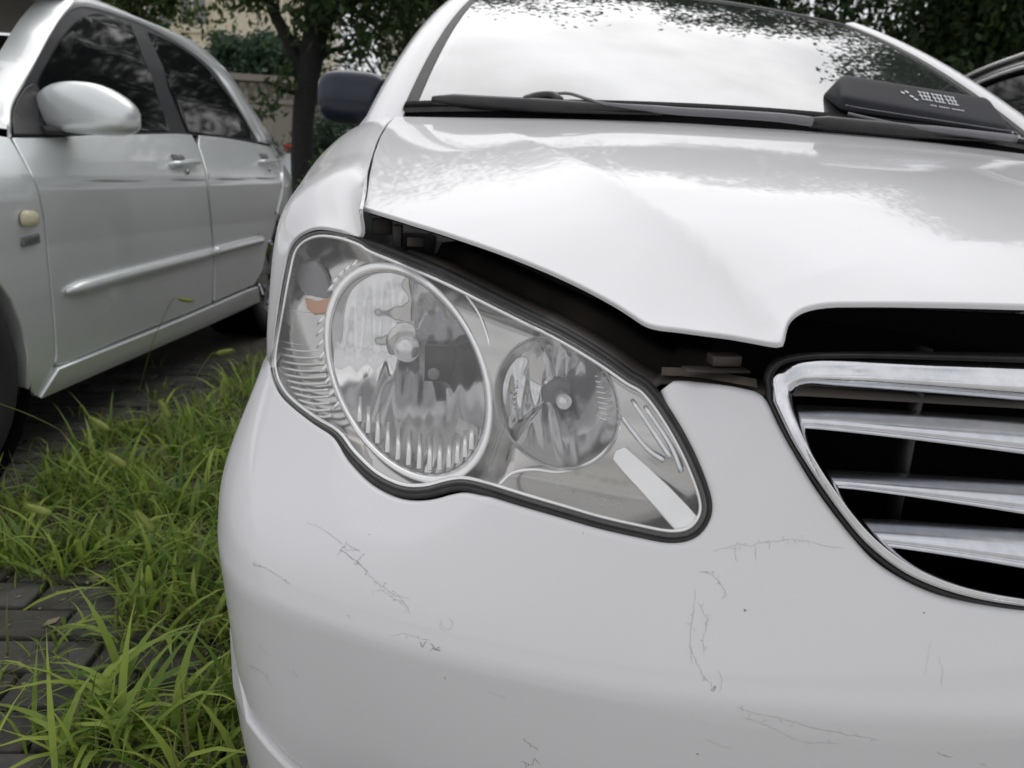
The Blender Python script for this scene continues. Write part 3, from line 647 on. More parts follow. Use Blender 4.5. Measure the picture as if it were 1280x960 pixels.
    for txt, a, b, h in letters:
        cu = bpy.data.curves.new('t', 'FONT'); cu.body = txt; cu.size = 1; to = bpy.data.objects.new('t', cu); COL.objects.link(to)
        bpy.context.view_layer.update(); me = bpy.data.meshes.new_from_object(to.evaluated_get(bpy.context.evaluated_depsgraph_get()))
        co = np.array([v.co[:2] for v in me.vertices]); W = co[:, 0].max(); pa, pb = MS.pts([a, b]); ux = unit(pb-pa); n = MS.Nn(MS.uvs([a]))[0]; uy = np.cross(n, ux); uy = uy if uy[2] > 0 else -uy
        sc = np.linalg.norm(pb-pa)/W
        P = pa+np.outer(co[:, 0]*sc, ux)+np.outer(co[:, 1]*h*1.2, uy)
        # settle every vertex on the lens
        out = []
        for p in P:
            hit = MS.bvh.find_nearest(Vector(p)); out.append(np.array(hit[0])+n*.0016)
        for v, p in zip(me.vertices, out): v.co = p
        bpy.data.objects.remove(to); link('lens_lettering', me, lens, M_['letter'])
    return par
hl = headlight()
copy_part(hl, car, True)

# ================================================================== grille
def grille():
    gpar = None
    FO = [(964, 486), (962, 475), (967, 462), (980, 452), (1005, 447), (1040, 445), (1100, 445), (1180, 447), (1280, 450)]
    FO2 = [(964, 500), (986, 546), (1008, 582), (1029, 613), (1053, 646), (1077, 675), (1104, 699), (1134, 719), (1170, 735), (1210, 747), (1245, 754), (1280, 759)]
    FI = [(992, 500), (993, 490), (1000, 484), (1015, 482), (1040, 484), (1100, 488), (1180, 494), (1280, 502)]
    FI2 = [(998, 516), (1020, 565), (1036, 593), (1053, 618), (1072, 643), (1092, 665), (1115, 685), (1140, 702), (1163, 714), (1200, 728), (1240, 738), (1280, 745)]
    n = 40
    def resamp(p, n): p = spl(p, 6); L = np.concatenate([[0], np.cumsum(np.linalg.norm(np.diff(p, axis=0), axis=1))]); t = np.linspace(0, L[-1], n); return np.stack([np.interp(t, L, p[:, k]) for k in (0, 1)], 1)
    # one ring parameter: bottom centre -> left -> top centre
    O = np.vstack([resamp(FO2[::-1], n), resamp(FO, n)]); I = np.vstack([resamp(FI2[::-1], n), resamp(FI, n)])
    def ring(P, off):
        q = MO(off).pts(P)
        a, b = q[0], q[-1]
        ext0 = [(x, a[1]-.006*(1-x/a[0]), a[2]-.008*(1-(x/a[0])**2)) for x in np.linspace(0, a[0], 8)[:-1]]
        ext1 = [(x, b[1]-.005*(1-x/b[0]), b[2]+.003*(1-(x/b[0])**2)) for x in np.linspace(b[0], 0, 9)[1:]]
        half = np.vstack([ext0, q, ext1]); return np.vstack([half, half[::-1][1:-1]*[-1, 1, 1]])
    mixp = lambda k: O*(1-k)+I*k
    g0 = strip('grille', [ring(mixp(.0), .012), ring(mixp(.04), .003), ring(mixp(.12), -.003), ring(mixp(.30), -.005), ring(mixp(.55), -.003), ring(mixp(.62), -.0045), ring(mixp(.72), -.003), ring(mixp(.9), .005), ring(mixp(1.0), .012), ring(mixp(1.0), .035)], M_['chrome'], car)
    G = grow(O, 0)*1.0
    cen = np.array([1300., 600.]); 
    Gx = O+unit(O-np.stack([np.clip(O[:, 0]+200, 0, 1280), np.full(len(O), 590.)], 1))*9
    strip('grille_gasket', [ring(Gx, .018), ring(O*.5+Gx*.5, .004), ring(O, .004), ring(mixp(.1), .012)], M_['rubber'], g0)
    SL = [((996, 512), (1280, 532), (1006, 534), (1280, 566)), ((1038, 592), (1280, 610), (1052, 609), (1280, 641)), ((1082, 655), (1280, 672), (1098, 681), (1280, 709)), ((1128, 703), (1280, 722), (1145, 712), (1280, 742))]
    for k, (ul, ur, ll, lr) in enumerate(SL[:3]):
        def row(a, b, oa, ob):
            px = np.stack([np.linspace(a[0]-4, b[0], 14), a[1]+(b[1]-a[1])*np.linspace(0, 1, 14)**1.15], 1)
            q = MO(oa).pts(px)
            e = q[-1]; ext = [(x, e[1]-.006*(1-x/e[0]), e[2]-.006*(1-(x/e[0])**2)) for x in np.linspace(e[0], 0, 8)[1:]]
            h = np.vstack([q, ext]); return np.vstack([h, h[::-1][1:]*[-1, 1, 1]])
        def mixq(t): return (np.array(ul)*(1-t)+np.array(ll)*t, np.array(ur)*(1-t)+np.array(lr)*t)
        rows = [row(*mixq(-.3), .05, 0), row(*mixq(-.3), .033, 0), row(*mixq(0), .0265, 0), row(*mixq(.25), .021, 0), row(*mixq(.5), .0175, 0), row(*mixq(.78), .0155, 0), row(*mixq(.81), .018, 0), row(*mixq(.85), .0145, 0), row(*mixq(1.02), .014, 0), row(*mixq(1.06), .019, 0), row(*mixq(1.06), .045, 0)]
        strip('grille_slat', rows, M_['slat'], g0, closed=False)
    for x in (-.19, .19, 0):
        z0, z1 = .56, .745
        mesh('grille_rib', *box_vf((x, .12, (z0+z1)/2), (.0015, 0, 0), (0, .012, 0), (0, 0, (z1-z0)/2)), M_['black'], g0)
    mesh('grille_back', *box_vf((0, .17, .64), (.36, 0, 0), (0, .004, 0), (0, 0, .13)), M_['mesh'], g0)
grille()

# ================================================================== windshield, cowl, roof and the rest of the body
def ws_fn(u, v, off=0.):
    u = np.asarray(u, float); v = np.asarray(v, float)
    hw = .715-.135*v-.02*v*v; x = u*hw
    y = (1.035+.125*u*u)+v*(.965-.25*u*u)
    z = (1.018-.020*u*u)+v*(.435-.055*u*u)+.045*v*(1-v)*4*.55
    return np.stack([x, y-off*.5, z+off*.85], 1)
WS = Surf(ws_fn, -1, 1, -.06, 1, 81, 61, flip=1, su=.7, sv=1.)
if WS.Nn([[0., .5]])[0][2] < 0: WS.flip = -1
wos = {}
def WO(o):
    if o not in wos: wos[o] = Surf(lambda u, v, o=o: ws_fn(u, v, o), -1, 1, -.1, 1, 61, 41, flip=WS.flip, su=.7)
    return wos[o]
wout = np.array([(u, .02) for u in np.linspace(-.97, .97, 30)]+[(.97, v) for v in np.linspace(.02, .985, 20)[1:]]+[(u, .985) for u in np.linspace(.97, -.97, 30)[1:]]+[(-.97, v) for v in np.linspace(.985, .02, 20)[1:-1]])
wsh = panel('windshield', WS, wout, M_['windshield'], car, step=.03, fil=.002, depth=.004)
def wring(a, o): return ws_fn(np.concatenate([np.linspace(-a, a, 30), np.full(20, a), np.linspace(a, -a, 30), np.full(20, -a)]), np.concatenate([np.full(30, .02-(a-.97)*.5), np.linspace(.02, .985, 20), np.full(30, .985+(a-.97)*.8), np.linspace(.985, .02, 20)]), o)
strip('windshield_seal', [wring(.955, .001), wring(.965, .004), wring(.985, .004), wring(1.0, -.004)], M_['rubber'], wsh)
for sx in (1, -1):
    vv = np.linspace(-.08, 1.02, 24); e = lambda u, dx, dz: ws_fn(np.full(24, u), vv)+np.stack([np.full(24, dx), np.full(24, 0.), np.full(24, dz)], 1)
    rows = [e(-.985, 0, -.004), e(-.995, -.004, .006), e(-1.0, -.022, .010), e(-1.0, -.045, .004), e(-1.0, -.066, -.014), e(-1.0, -.08, -.05)]
    rows = [r*[sx, 1, 1] for r in rows]; strip('pillar', rows, M_['white'], car, closed=False)
# roof
def roof_fn(u, v):
    x = u*.565*(1-.02*v); y = 2.0-.125*u*u+v*1.35; z = 1.452-.075*u*u+.03*np.sin(np.pi*np.clip(v, 0, 1))-.03*v
    return np.stack([x, y, z], 1)
RS = Surf(roof_fn, -1.15, 1.15, 0, 1, 40, 30, flip=1, su=.6, sv=1.3)
if RS.Nn([[0., .5]])[0][2] < 0: RS.flip = -1
panel('roof', RS, np.array([(u, .012) for u in np.linspace(-1.03, 1.03, 30)]+[(u, 1.) for u in np.linspace(1.03, -1.03, 30)]), M_['white'], car, step=.06)
# cowl under the wipers
strip('cowl', [np.array([(x, 1.05+.13*(x/.7)**2+dy, 1.0-.02*(x/.7)**2+dz) for x in np.linspace(-.7, .7, 30)]) for dy, dz in ((-.06, -.03), (-.03, -.012), (.0, -.002))]+[ws_fn(np.linspace(-.99, .99, 30), np.full(30, .012), .006), ws_fn(np.linspace(-.99, .99, 30), np.full(30, .042), .004), ws_fn(np.linspace(-.99, .99, 30), np.full(30, .045), -.002)], M_['cowl'], car, closed=False)
mesh('dashboard', *box_vf((0, 1.42, .93), (.64, 0, 0), (0, .30, 0), (0, 0, .05)), M_['black'], car)
mesh('cabin_floor', *box_vf((0, 2.4, .55), (.66, 0, 0), (0, 1.2, 0), (0, 0, .02)), M_['black'], car)
# body sides (shared by the plain cars): outlines in (distance from nose, height)
def side_prof(z): return np.interp(z, [.14, .25, .45, .62, .78, .90, .97, 1.1, 1.25, 1.38, 1.46], [.035, .012, 0, 0, .006, .022, .055, .11, .175, .245, .31])
def arch(cx, r, z0, n=14): return [(cx+r*math.cos(a), .30+r*math.sin(a)) for a in np.linspace(math.pi-math.asin(min(1, (z0-.30)/r)) if z0 > .3 else math.pi+math.asin((.30-z0)/r), math.asin((z0-.30)/r), n)]
def wheel(name, parent, c, side, M, rimmat):
    """wheel with tyre and spoked rim; side = +1 when its face looks to +axis; M maps local (along, out, up) to the world"""
    t = np.linspace(0, 2*math.pi, 32, endpoint=False)
    def rg(r, o): return np.array([M((c[0]+r*math.cos(a), c[1]+o, c[2]+r*math.sin(a))) for a in t])
    ty = recalc(strip('wheel', [rg(.21, -.18), rg(.29, -.18), rg(.305, -.16), rg(.305, -.02), rg(.29, .0), rg(.215, .0), rg(.20, -.02)], M_['tyre'], parent))
    strip('rim', [rg(.205, -.012), rg(.195, -.004), rg(.185, -.02), rg(.175, -.07), rg(.001, -.075)], rimmat, ty)
    for k in range(6):
        a = k*math.pi/3; V = [M((c[0]+r*math.cos(a)+w*math.sin(a)*s, c[1]+o, c[2]+r*math.sin(a)-w*math.cos(a)*s)) for o in (-.012, -.05) for r, w in ((.02, .028), (.19, .018)) for s in (1, -1)]
        recalc(mesh('spoke', V, [(0, 1, 3, 2), (4, 6, 7, 5), (0, 2, 6, 4), (1, 5, 7, 3), (0, 4, 5, 1), (2, 3, 7, 6)], rimmat, ty, False))
    return ty
def sedan_side(parent, M, paint, a0=.1, wheels=True, lower=True, rimmat=None):
    """M maps (along, out, up) to world; out = 0 on the widest line"""
    def fn(u, v):
        o = -side_prof(v)-.10*np.clip((u-3.9)/.6, 0, 2)**2-.06*np.clip((.7-u)/.6, 0, 2)**2; return np.array([M(q) for q in np.stack([u, o, v], 1)])
    S = Surf(fn, 0, 4.6, .12, 1.48, 12, 12)
    n0 = S.Nn([[2., .5]])[0]; out = np.array(M((2, 1, .5)))-np.array(M((2, 0, .5)))
    if n0@out < 0: S.flip = -1
    body = [(a0, .2)] if a0 > 1.2 else [(a0, .3)]+arch(.87, .34, .30)
    body += [(1.25, .19), (3.08, .19)]+arch(3.47, .34, .25)+[(4.3, .26), (4.48, .4), (4.5, .8), (4.42, .97), (3.9, 1.0), (3.3, .985), (2.2, .965), (1.3, .945)]
    body += [(max(a0, .9), .91)] + ([] if a0 > 1.2 else [(.5, .85), (a0, .78)])
    panel('body_side', S, np.array(body), paint, parent, step=.07, fil=.004)
    panel('side_window', S, np.array([(1.42, .96), (1.75, 1.12), (2.1, 1.27), (2.35, 1.33), (2.4, .975)]), M_['tint'], parent, step=.07, off=-.006, flange=False)
    panel('side_window', S, np.array([(2.46, .975), (2.44, 1.335), (2.9, 1.33), (3.2, 1.25), (3.5, 1.06), (3.5, 1.0)]), M_['tint'], parent, step=.07, off=-.006, flange=False)
    rail = spl([(1.2, .95), (1.6, 1.14), (2.05, 1.32), (2.5, 1.40), (2.95, 1.385), (3.3, 1.29), (3.75, 1.02)], 5); inn = spl([(1.36, .95), (1.72, 1.12), (2.1, 1.275), (2.45, 1.345), (2.9, 1.34), (3.22, 1.25), (3.52, 1.02)], 5)
    strip('roof_rail', [S.P(inn)+S.Nn(inn)*-.01, S.P(inn)+S.Nn(inn)*.002, S.P(rail), S.P(rail)+np.array(M((0, -.1, .03)))-np.array(M((0, 0, 0)))], paint, parent, closed=False)
    if wheels:
        for cx in (.87, 3.47): wheel('wheel', parent, (cx, -.02, .31), 1, M, rimmat or M_['chrome_dull'])
    return S
for sgn in (-1, 1):
    sedan_side(car, lambda q, sgn=sgn: (sgn*(.86+q[1]), q[0], q[2]), M_['white'], a0=1.3)
patch('rear_window', [(-.56, 3.3, 1.40), (.56, 3.3, 1.40), (.62, 3.85, 1.02), (-.62, 3.85, 1.02)], M_['tint'], car, (0, .05, .03))
patch('trunk_lid', [(-.64, 3.84, 1.02), (.64, 3.84, 1.02), (.68, 4.45, .98), (-.68, 4.45, .98)], M_['white'], car, (0, 0, .03))
patch('rear_bumper', [(-.80, 4.4, .98), (.80, 4.4, .98), (.80, 4.44, .25), (-.80, 4.44, .25)], M_['white'], car, (0, .14, 0))

# wipers
def wiper(parent, tip, clip_, end, armpts, label):
    off = .022
    a, b = tip, end
    n = 12; px = np.stack([np.linspace(a[0], b[0], n), np.linspace(a[1], b[1], n)+np.sin(np.linspace(0, math.pi, n))*1.0], 1)
    p = WO(.008).pts(px); bl_ = tube('wiper_blade', p, np.interp(np.linspace(0, 1, n), [0, .06, .5, 1], [.008, .014, .014, .005]), M_['black'], parent, 8)
    p2 = WO(.004).pts(px+[0, 5]); tube('rubber_edge', p2, np.interp(np.linspace(0, 1, n), [0, .5, 1], [.004, .005, .002]), M_['rubber'], bl_, 6)
    if clip_ is not None: tube('wiper_clip', WO(.014).pts(spl(clip_, 4)), [.003]+[.009]*(len(spl(clip_, 4))-2)+[.006], M_['black'], bl_, 8)
    ap = WO(.018).pts(spl(armpts, 5)); m = len(ap); tube('wiper_arm', ap, np.interp(np.linspace(0, 1, m), [0, .4, .55, 1], [.003, .0035, .007, .009]), M_['greypl'], bl_, 8)
wiper(car, (541, 125), [(652, 127), (670, 121), (690, 120), (702, 127)], (828, 138), [(692, 117), (712, 117), (735, 124), (756, 130), (807, 135), (850, 139), (920, 143), (975, 147), (1015, 152)], '')
wiper(car, (1012, 152), None, (1245, 172), [(1060, 142), (1090, 149), (1130, 157), (1180, 163), (1230, 169), (1268, 174)], '')

# mirrors
def mirror_vf(c, rx, ry, rz, p=2.6, n=20, m=14, lean=0.):
    V = []; F = []
    for i in range(m+1):
        ph = -math.pi/2+math.pi*i/m
        for k in range(n):
            t = 2*math.pi*k/n; f = lambda q: math.copysign(abs(q)**(2/p), q)
            x, y, z = f(math.cos(ph))*f(math.cos(t)), f(math.cos(ph))*f(math.sin(t)), f(math.sin(ph))
            V.append((c[0]+rx*x*(1-.10*z*lean), c[1]+ry*y, c[2]+rz*z+.0*x))
    for i in range(m):
        for k in range(n): F.append((i*n+k, i*n+(k+1) % n, (i+1)*n+(k+1) % n, (i+1)*n+k))
    return V, F
mc = at_y(443, 123, 1.5)
mir = mesh('wing_mirror', *mirror_vf(mc, .088, .055, .062, 3.2), M_['bluegloss'], car)
mesh('mirror_base', *join([tube_vf([mc+[.05, 0, -.045], mc+[.09, .0, -.06], mc+[.15, .02, -.07]], [.03, .025, .02], 10, .6)]), M_['white'], mir)
recalc(mesh('mirror_glass', *box_vf(mc+[0, .056, 0], (.07, 0, 0), (0, .002, 0), (0, 0, .045)), M_['mirror_metal'], mir))
copy_part(mir, car, True)

# ================================================================== black case on the windscreen wipers
fl, fr = WS.pts([(1046, 143), (1264, 173)])
FLB, FRB = fl+[0, -.012, .004], fr+[0, -.012, .004]
RL, RR = at_y(1056, 121, FLB[1]+.004), at_y(1263, 158, FRB[1]+.004)
TL, TR = at_y(1050, 91, FLB[1]+.085), at_y(1236, 121, FRB[1]+.085)
BL, BR = fl+[.0, .10, .045], fr+[0, .10, .045]
ux = unit(FRB-FLB); uy = np.array([0, 1., 0])
def csec(t):
    k = np.interp(t, [0, .012, .03, .97, .99, 1], [.62, .88, 1, 1, .9, .6])
    q = np.array([FLB*(1-t)+FRB*t, RL*(1-t)+RR*t, TL*(1-t)+TR*t, BL*(1-t)+BR*t]); c = q.mean(0); q = c+(q-c)*k
    out = []
    for i in range(4):
        a_, b_, c_ = q[i-1], q[i], q[(i+1) % 4]
        for f in (.30, .12): out.append(b_+(a_-b_)*f)
        out.append(b_+((a_+c_)/2-b_)*.06)
        for f in (.12, .30): out.append(b_+(c_-b_)*f)
    return np.array(out)
case = recalc(strip('black_case', [csec(t) for t in (0, .006, .014, .025, .04, .1, .25, .5, .75, .9, .96, .975, .99, 1.0)], M_['navy'], None, caps=True))
tag(case, 'black zipped case with white lettering lying across the base of the windshield', 'case')
zp = [csec(t)[3]*.6+csec(t)[6]*.4-uy*.001 for t in np.linspace(.02, .98, 12)]
tube('zip', np.array(zp), .0016, M_['greypl'], case, 6)
# worn white print: a mark, three bold characters and a small line below
def onface(a, b):     # a along 0..1, b across the sloping upper face
    s = csec(a); p0, p1 = s[8], s[11]; return p0*(1-b)+p1*b
def stroke(a0, b0, a1, b1, w): 
    p, q = onface(a0, b0), onface(a1, b1); d = unit(q-p); s9 = csec(.5); n = unit(np.cross(ux, s9[11]-s9[8])); n = n if n[2] > 0 else -n; s_ = np.cross(d, n)*w/2; o = n*.0015
    return [p+s_+o, p-s_+o, q-s_+o, q+s_+o], [(0, 1, 2, 3)]
st = []
for a, b in ((.36, .62), (.39, .7), (.41, .5), (.43, .38)): st.append(stroke(a, b, a+.02, b-.06, .006))
for ch in range(3):
    a0 = .475+ch*.085
    for (x0, y0, x1, y1) in [(0, .78, .075, .78), (.0, .60, .075, .60), (.005, .42, .075, .42), (.012, .82, .012, .40), (.04, .82, .04, .40), (.066, .82, .06, .40)]:
        st.append(stroke(a0+x0, y0, a0+x1, y1, .0024))
for k in range(16):
    if k in (3, 9): continue
    st.append(stroke(.52+k*.0135, .18, .528+k*.0135, .18, .0035))
mesh('print', *join(st), M_['print'], case, False)

# ================================================================== silver car beside it
SY = rad(6.0); so_ = np.array([-1.8, 1.5, 0]); sa = np.array([math.sin(SY), math.cos(SY), 0]); sn = np.array([math.cos(SY), -math.sin(SY), 0])   # along (rearwards), outwards
silver = thing('silver_car', 'silver sedan with dark tinted windows parked on the left beside the grass', 'car', tuple(so_+sa*.9-sn*.85))
def SM(q): return so_+sa*q[0]+sn*q[1]+np.array([0, 0, q[2]])
SPZ = [.14, .2, .26, .45, .62, .74, .80, .86, .93, .97, 1.02, 1.12, 1.25, 1.36, 1.44, 1.5]
SPO = [.06, .035, .026, .026, .020, .008, .002, .036, .080, .105, .125, .16, .215, .28, .34, .42]
def silver_fn(u, v):
    u = np.asarray(u, float); v = np.asarray(v, float)
    zz = v-np.interp(u, [-1, 0, 2.6], [-.02, 0, .05])*sstep(.6, .9, v)
    o = -np.interp(zz, SPZ, SPO)-.16*np.clip((u-2.25)/1.0, 0, 3)**2-.10*np.clip((-.35-u)/.6, 0, 3)**2
    # shoulder groove
    o = o-.007*np.exp(-((zz-.795)/.009)**2)
    return so_+np.outer(u, sa)+np.outer(o, sn)+np.outer(v, [0, 0, 1])
SS = Surf(silver_fn, -1.2, 3.6, .14, 1.5, 241, 137, flip=1, su=1, sv=1)
SS.aim = (200, 300)
if SS.Nn([[0., .5]])[0]@sn < 0: SS.flip = -1
def spx(*pts, n=3): return SS.uvs(spl(pts, n))
def cat(*a): return np.vstack(a)
belt = [(18, 171), (62, 171), (115, 168), (169, 167), (212, 166), (234, 167), (280, 171), (322, 179)]
door_f = cat(spx((17, 173), (40, 216), (50, 238), (58, 281), (63, 331), (69, 395), (72, 440), (69, 458)), spx((75, 455), (150, 424), (220, 396), (262, 378)), spx((266, 370), (266, 320), (261, 260), (255, 212), (246, 182), (242, 169)), spx(*[p for p in belt[:6]][::-1]))
door_f = cat(spx((17, 173), (40, 216), (50, 238), (58, 281), (63, 331), (69, 395), (72, 440), (70, 455)), spx((78, 454), (150, 424), (220, 396), (264, 378)), spx((266, 366), (266, 320), (261, 260), (255, 212), (246, 182)), spx((240, 169), (212, 168), (169, 169), (115, 170), (62, 173), (26, 173)))
panel('front_door', SS, door_f, M_['silver'], silver, step=.0095, fil=.004, depth=.01)
door_r = cat(spx((249, 182), (258, 212), (264, 260), (269, 320), (269, 366), (268, 376)), spx((275, 373), (300, 362), (318, 355)), spx((327, 340), (336, 300), (343, 268), (350, 238), (350, 215), (345, 192)), spx((335, 183), (320, 180), (280, 173), (250, 170)))
panel('rear_door', SS, door_r, M_['silver'], silver, step=.0095, fil=.004, depth=.01)
af = SS.uvs([(37, 444)])[0]; ar = SS.uvs([(333, 372)])[0]
FW = np.array([af[0]-.34, .31]); RW = np.array([2.42, .32])
def archuv(c, r, a0, a1, n=14): return np.array([(c[0]+r*math.cos(a), c[1]+r*math.sin(a)) for a in np.linspace(a0, a1, n)])
fen_edge = spx((12, 173), (36, 216), (46, 238), (54, 281), (59, 331), (65, 395), (68, 440), (66, 458), (60, 470), (45, 494))
panel('front_fender', SS, cat(fen_edge, archuv(FW, .34, -.25, math.pi+.1), [(-.62, .3), (-.9, .35), (-1.0, .7), (-.7, .80), (-.3, .88), (.0, .93)]), M_['silver'], silver, step=.04, fil=.006, depth=.04)
qp = cat(spx((352, 192), (354, 215), (354, 238), (347, 268), (339, 300)), archuv(RW, .335, math.pi*.80, -.15), [(2.95, .3), (3.35, .35), (3.45, .7), (3.4, .95), (3.2, 1.0)], spx((345, 183), (338, 181)))
panel('rear_quarter', SS, qp, M_['silver'], silver, step=.04, fil=.006, depth=.04)
panel('side_sill', SS, cat(spx((70, 462), (150, 430), (220, 402), (300, 367), (320, 359)), spx((322, 376), (260, 404), (160, 447), (60, 490), (48, 496))), M_['silver'], silver, step=.04, off=.012, fil=.006, depth=.03)
# side moulding, one per door
for a, b in (((81, 365), (263, 316)), ((266, 315), (328, 299))):
    q = np.stack([np.linspace(a[0], b[0], 20), a[1]+(b[1]-a[1])*np.linspace(0, 1, 20)**.94], 1); p = SS.pts(q, .006); r = np.full(20, .022); r[0] = .008 if a[0] < 100 else .020; r[-1] = .010 if b[0] > 300 else .020
    if a[0] < 100: r[1] = .016
    tube('side_moulding', p, r, M_['silver'], silver, 10, .9, tuple(sn))
# glasshouse
frame_o = [(13, 170), (14, 137), (27, 110), (41, 84), (55, 58), (69, 34), (80, 20), (92, 11), (106, 8), (131, 13), (150, 20), (169, 26), (200, 40), (237, 62), (266, 86), (283, 109), (302, 140), (324, 177)]
wf = panel('window_frame', SS, cat(spx(*frame_o, n=3), spx((300, 176), (234, 168), (169, 168), (62, 172))), M_['darkframe'], silver, step=.04, off=-.004, flange=False)
panel('front_window', SS, cat(spx((47, 121), (49, 100), (62, 74), (78, 47), (92, 30), (103, 22), (125, 18), (162, 29)), spx((187, 91), (211, 163)), spx((172, 164), (110, 166), (50, 168))), M_['tint'], wf, step=.04, off=.003, flange=False)
panel('rear_window_pane', SS, cat(spx((184, 40), (219, 56), (250, 78), (272, 103), (297, 137), (319, 175)), spx((280, 170), (235, 165)), spx((212, 110),)if False else SS.uvs([(212, 110)])), M_['tint'], wf, step=.04, off=.003, flange=False)
rail_o = spx((2, 150), (6, 128), (22, 100), (40, 72), (60, 35), (80, 8), (96, -8), (115, -8), (140, -4), (172, 8), (206, 26), (243, 52), (274, 78), (293, 101), (312, 130), (334, 165), (344, 183), n=4)
rail_i = spx((13, 172), (14, 137), (27, 110), (41, 84), (55, 58), (69, 34), (85, 15), (100, 8), (115, 9), (140, 16), (169, 26), (200, 40), (237, 62), (266, 86), (283, 109), (310, 152), (324, 177), n=4)
pi_, po_ = SS.P(rail_i), SS.P(rail_o); ni = SS.Nn(rail_i)
strip('roof_rail', [pi_-ni*.012, pi_+ni*.004, pi_*.5+po_*.5+ni*.010, po_, po_+sn*-.10+[0, 0, .012]], M_['silver'], silver, closed=False)
# roof, screens, far side
def SMp(*q): return [SM(k) for k in q]
patch('roof', SMp((.75, -.33, 1.43), (2.0, -.33, 1.44), (2.0, -1.37, 1.44), (.75, -1.37, 1.43)), M_['silver'], silver, (0, 0, .05))
patch('windshield', SMp((-.22, -.10, .97), (.72, -.36, 1.43), (.72, -1.34, 1.43), (-.22, -1.60, .97)), M_['windshield'], silver, tuple(sa*-.12+np.array([0, 0, .05])))
patch('rear_screen', SMp((2.0, -.36, 1.43), (2.75, -.20, 1.04), (2.75, -1.5, 1.04), (2.0, -1.34, 1.43)), M_['tint'], silver, tuple(sa*.08))
patch('trunk_lid', SMp((2.72, -.14, 1.05), (3.35, -.22, 1.0), (3.35, -1.48, 1.0), (2.72, -1.56, 1.05)), M_['silver'], silver, (0, 0, .03))
patch('hood', SMp((-1.0, -.12, .74), (-.2, -.04, .93), (-.2, -1.66, .93), (-1.0, -1.58, .74)), M_['silver'], silver, (0, 0, .06))
patch('nose', SMp((-1.0, -.12, .74), (-1.05, -.12, .2), (-1.05, -1.58, .2), (-1.0, -1.58, .74)), M_['silver'], silver, tuple(sa*-.15))
patch('tail', SMp((3.35, -.2, 1.0), (3.4, -.2, .3), (3.4, -1.5, .3), (3.35, -1.5, 1.0)), M_['silver'], silver, tuple(sa*.12))
mesh('underbody', *box_vf(SM((1.1, -.86, .27)), sa*2.0, sn*.72, (0, 0, .06)), M_['mesh'], silver)
mesh('cabin_block', *box_vf(SM((1.2, -.86, .75)), sa*1.1, sn*.66, (0, 0, .20)), M_['mesh'], silver)
wheel('wheel', silver, (FW[0], -.03, .305), 1, SM, M_['chrome_dull']); wheel('wheel', silver, (RW[0], -.035, .305), 1, SM, M_['chrome'])
wheel('wheel', silver, (FW[0], -1.5, .305), 1, SM, M_['chrome_dull']); wheel('wheel', silver, (RW[0], -1.5, .305), 1, SM, M_['chrome_dull'])
for c in (FW, RW):
    a = np.linspace(0, 2*math.pi, 28, endpoint=False)
    strip('wheel_well', [np.array([SM((c[0]+.35*math.cos(t), o, c[1]+.35*math.sin(t))) for t in a]) for o in (-.03, -.3)]+[np.array([SM((c[0]+.01*math.cos(t), -.3, c[1]+.01*math.sin(t))) for t in a])], M_['mesh'], silver)
mfl = bevel(recalc(mesh('mud_flap', *box_vf(SM((FW[0]+.335, -.13, .25)), sa*.006, sn*.07, (0, 0, .10)), M_['black'], silver)), .003)
# mirror: flattened egg, blunt towards the door
mp0 = SS.pts([(110, 138)])[0]; md = rdir(110, 138); mcen = mp0-md*(.13/abs(md@sn)); V = []; F = []; nn_ = 22; mm_ = 14
msc = ((mcen-CAM)@Fv)/FPX
rightv = unit(R2*1.0+0); upv = unit(U2); fwd = np.cross(rightv, upv)*-1
ax1 = unit(sn*.75-sa*.66+np.array([0, 0, .0])); ax1 = R2*.98
for i in range(mm_+1):
    ph = -math.pi/2+math.pi*i/mm_
    for k in range(nn_):
        t = 2*math.pi*k/nn_; pe = 2.6 if ph > 0 else 4.5; f = lambda q, p=3.0: math.copysign(abs(q)**(2/p), q); g = lambda q: math.copysign(abs(q)**(2/pe), q)
        x, y, z = g(math.cos(ph))*f(math.cos(t)), g(math.cos(ph))*f(math.sin(t)), g(math.sin(ph))
        top = 1.0 if z < 0 else 1.15-.25*x*abs(x) if x > 0 else 1.15-.1*x*x
        V.append(mcen+np.array([1, -.1, 0])*(x*62*msc*(1-.10*max(z, 0)))+np.array([.1, 1, 0])*(y*.07)+np.array([0, 0, 1])*(z*29*msc*top*(1-.12*max(x, 0)**2)-.004*x))
for i in range(mm_):
    for k in range(nn_): F.append((i*nn_+k, i*nn_+(k+1) % nn_, (i+1)*nn_+(k+1) % nn_, (i+1)*nn_+k))
sm = mesh('wing_mirror', V, F, M_['silver'], silver)
mesh('mirror_base', *tube_vf([mcen+[-.01, .02, -.058], mcen+[-.06, .04, -.064], SS.pts([(52, 163)], 0)[0]], [.018, .022, .03], 10, .5), M_['black'], sm)
panel('mirror_sail', SS, spx((15, 168), (16, 138), (30, 112), (46, 108), (47, 140), (55, 168), n=2), M_['black'], silver, step=.03, off=.006, fil=.003)
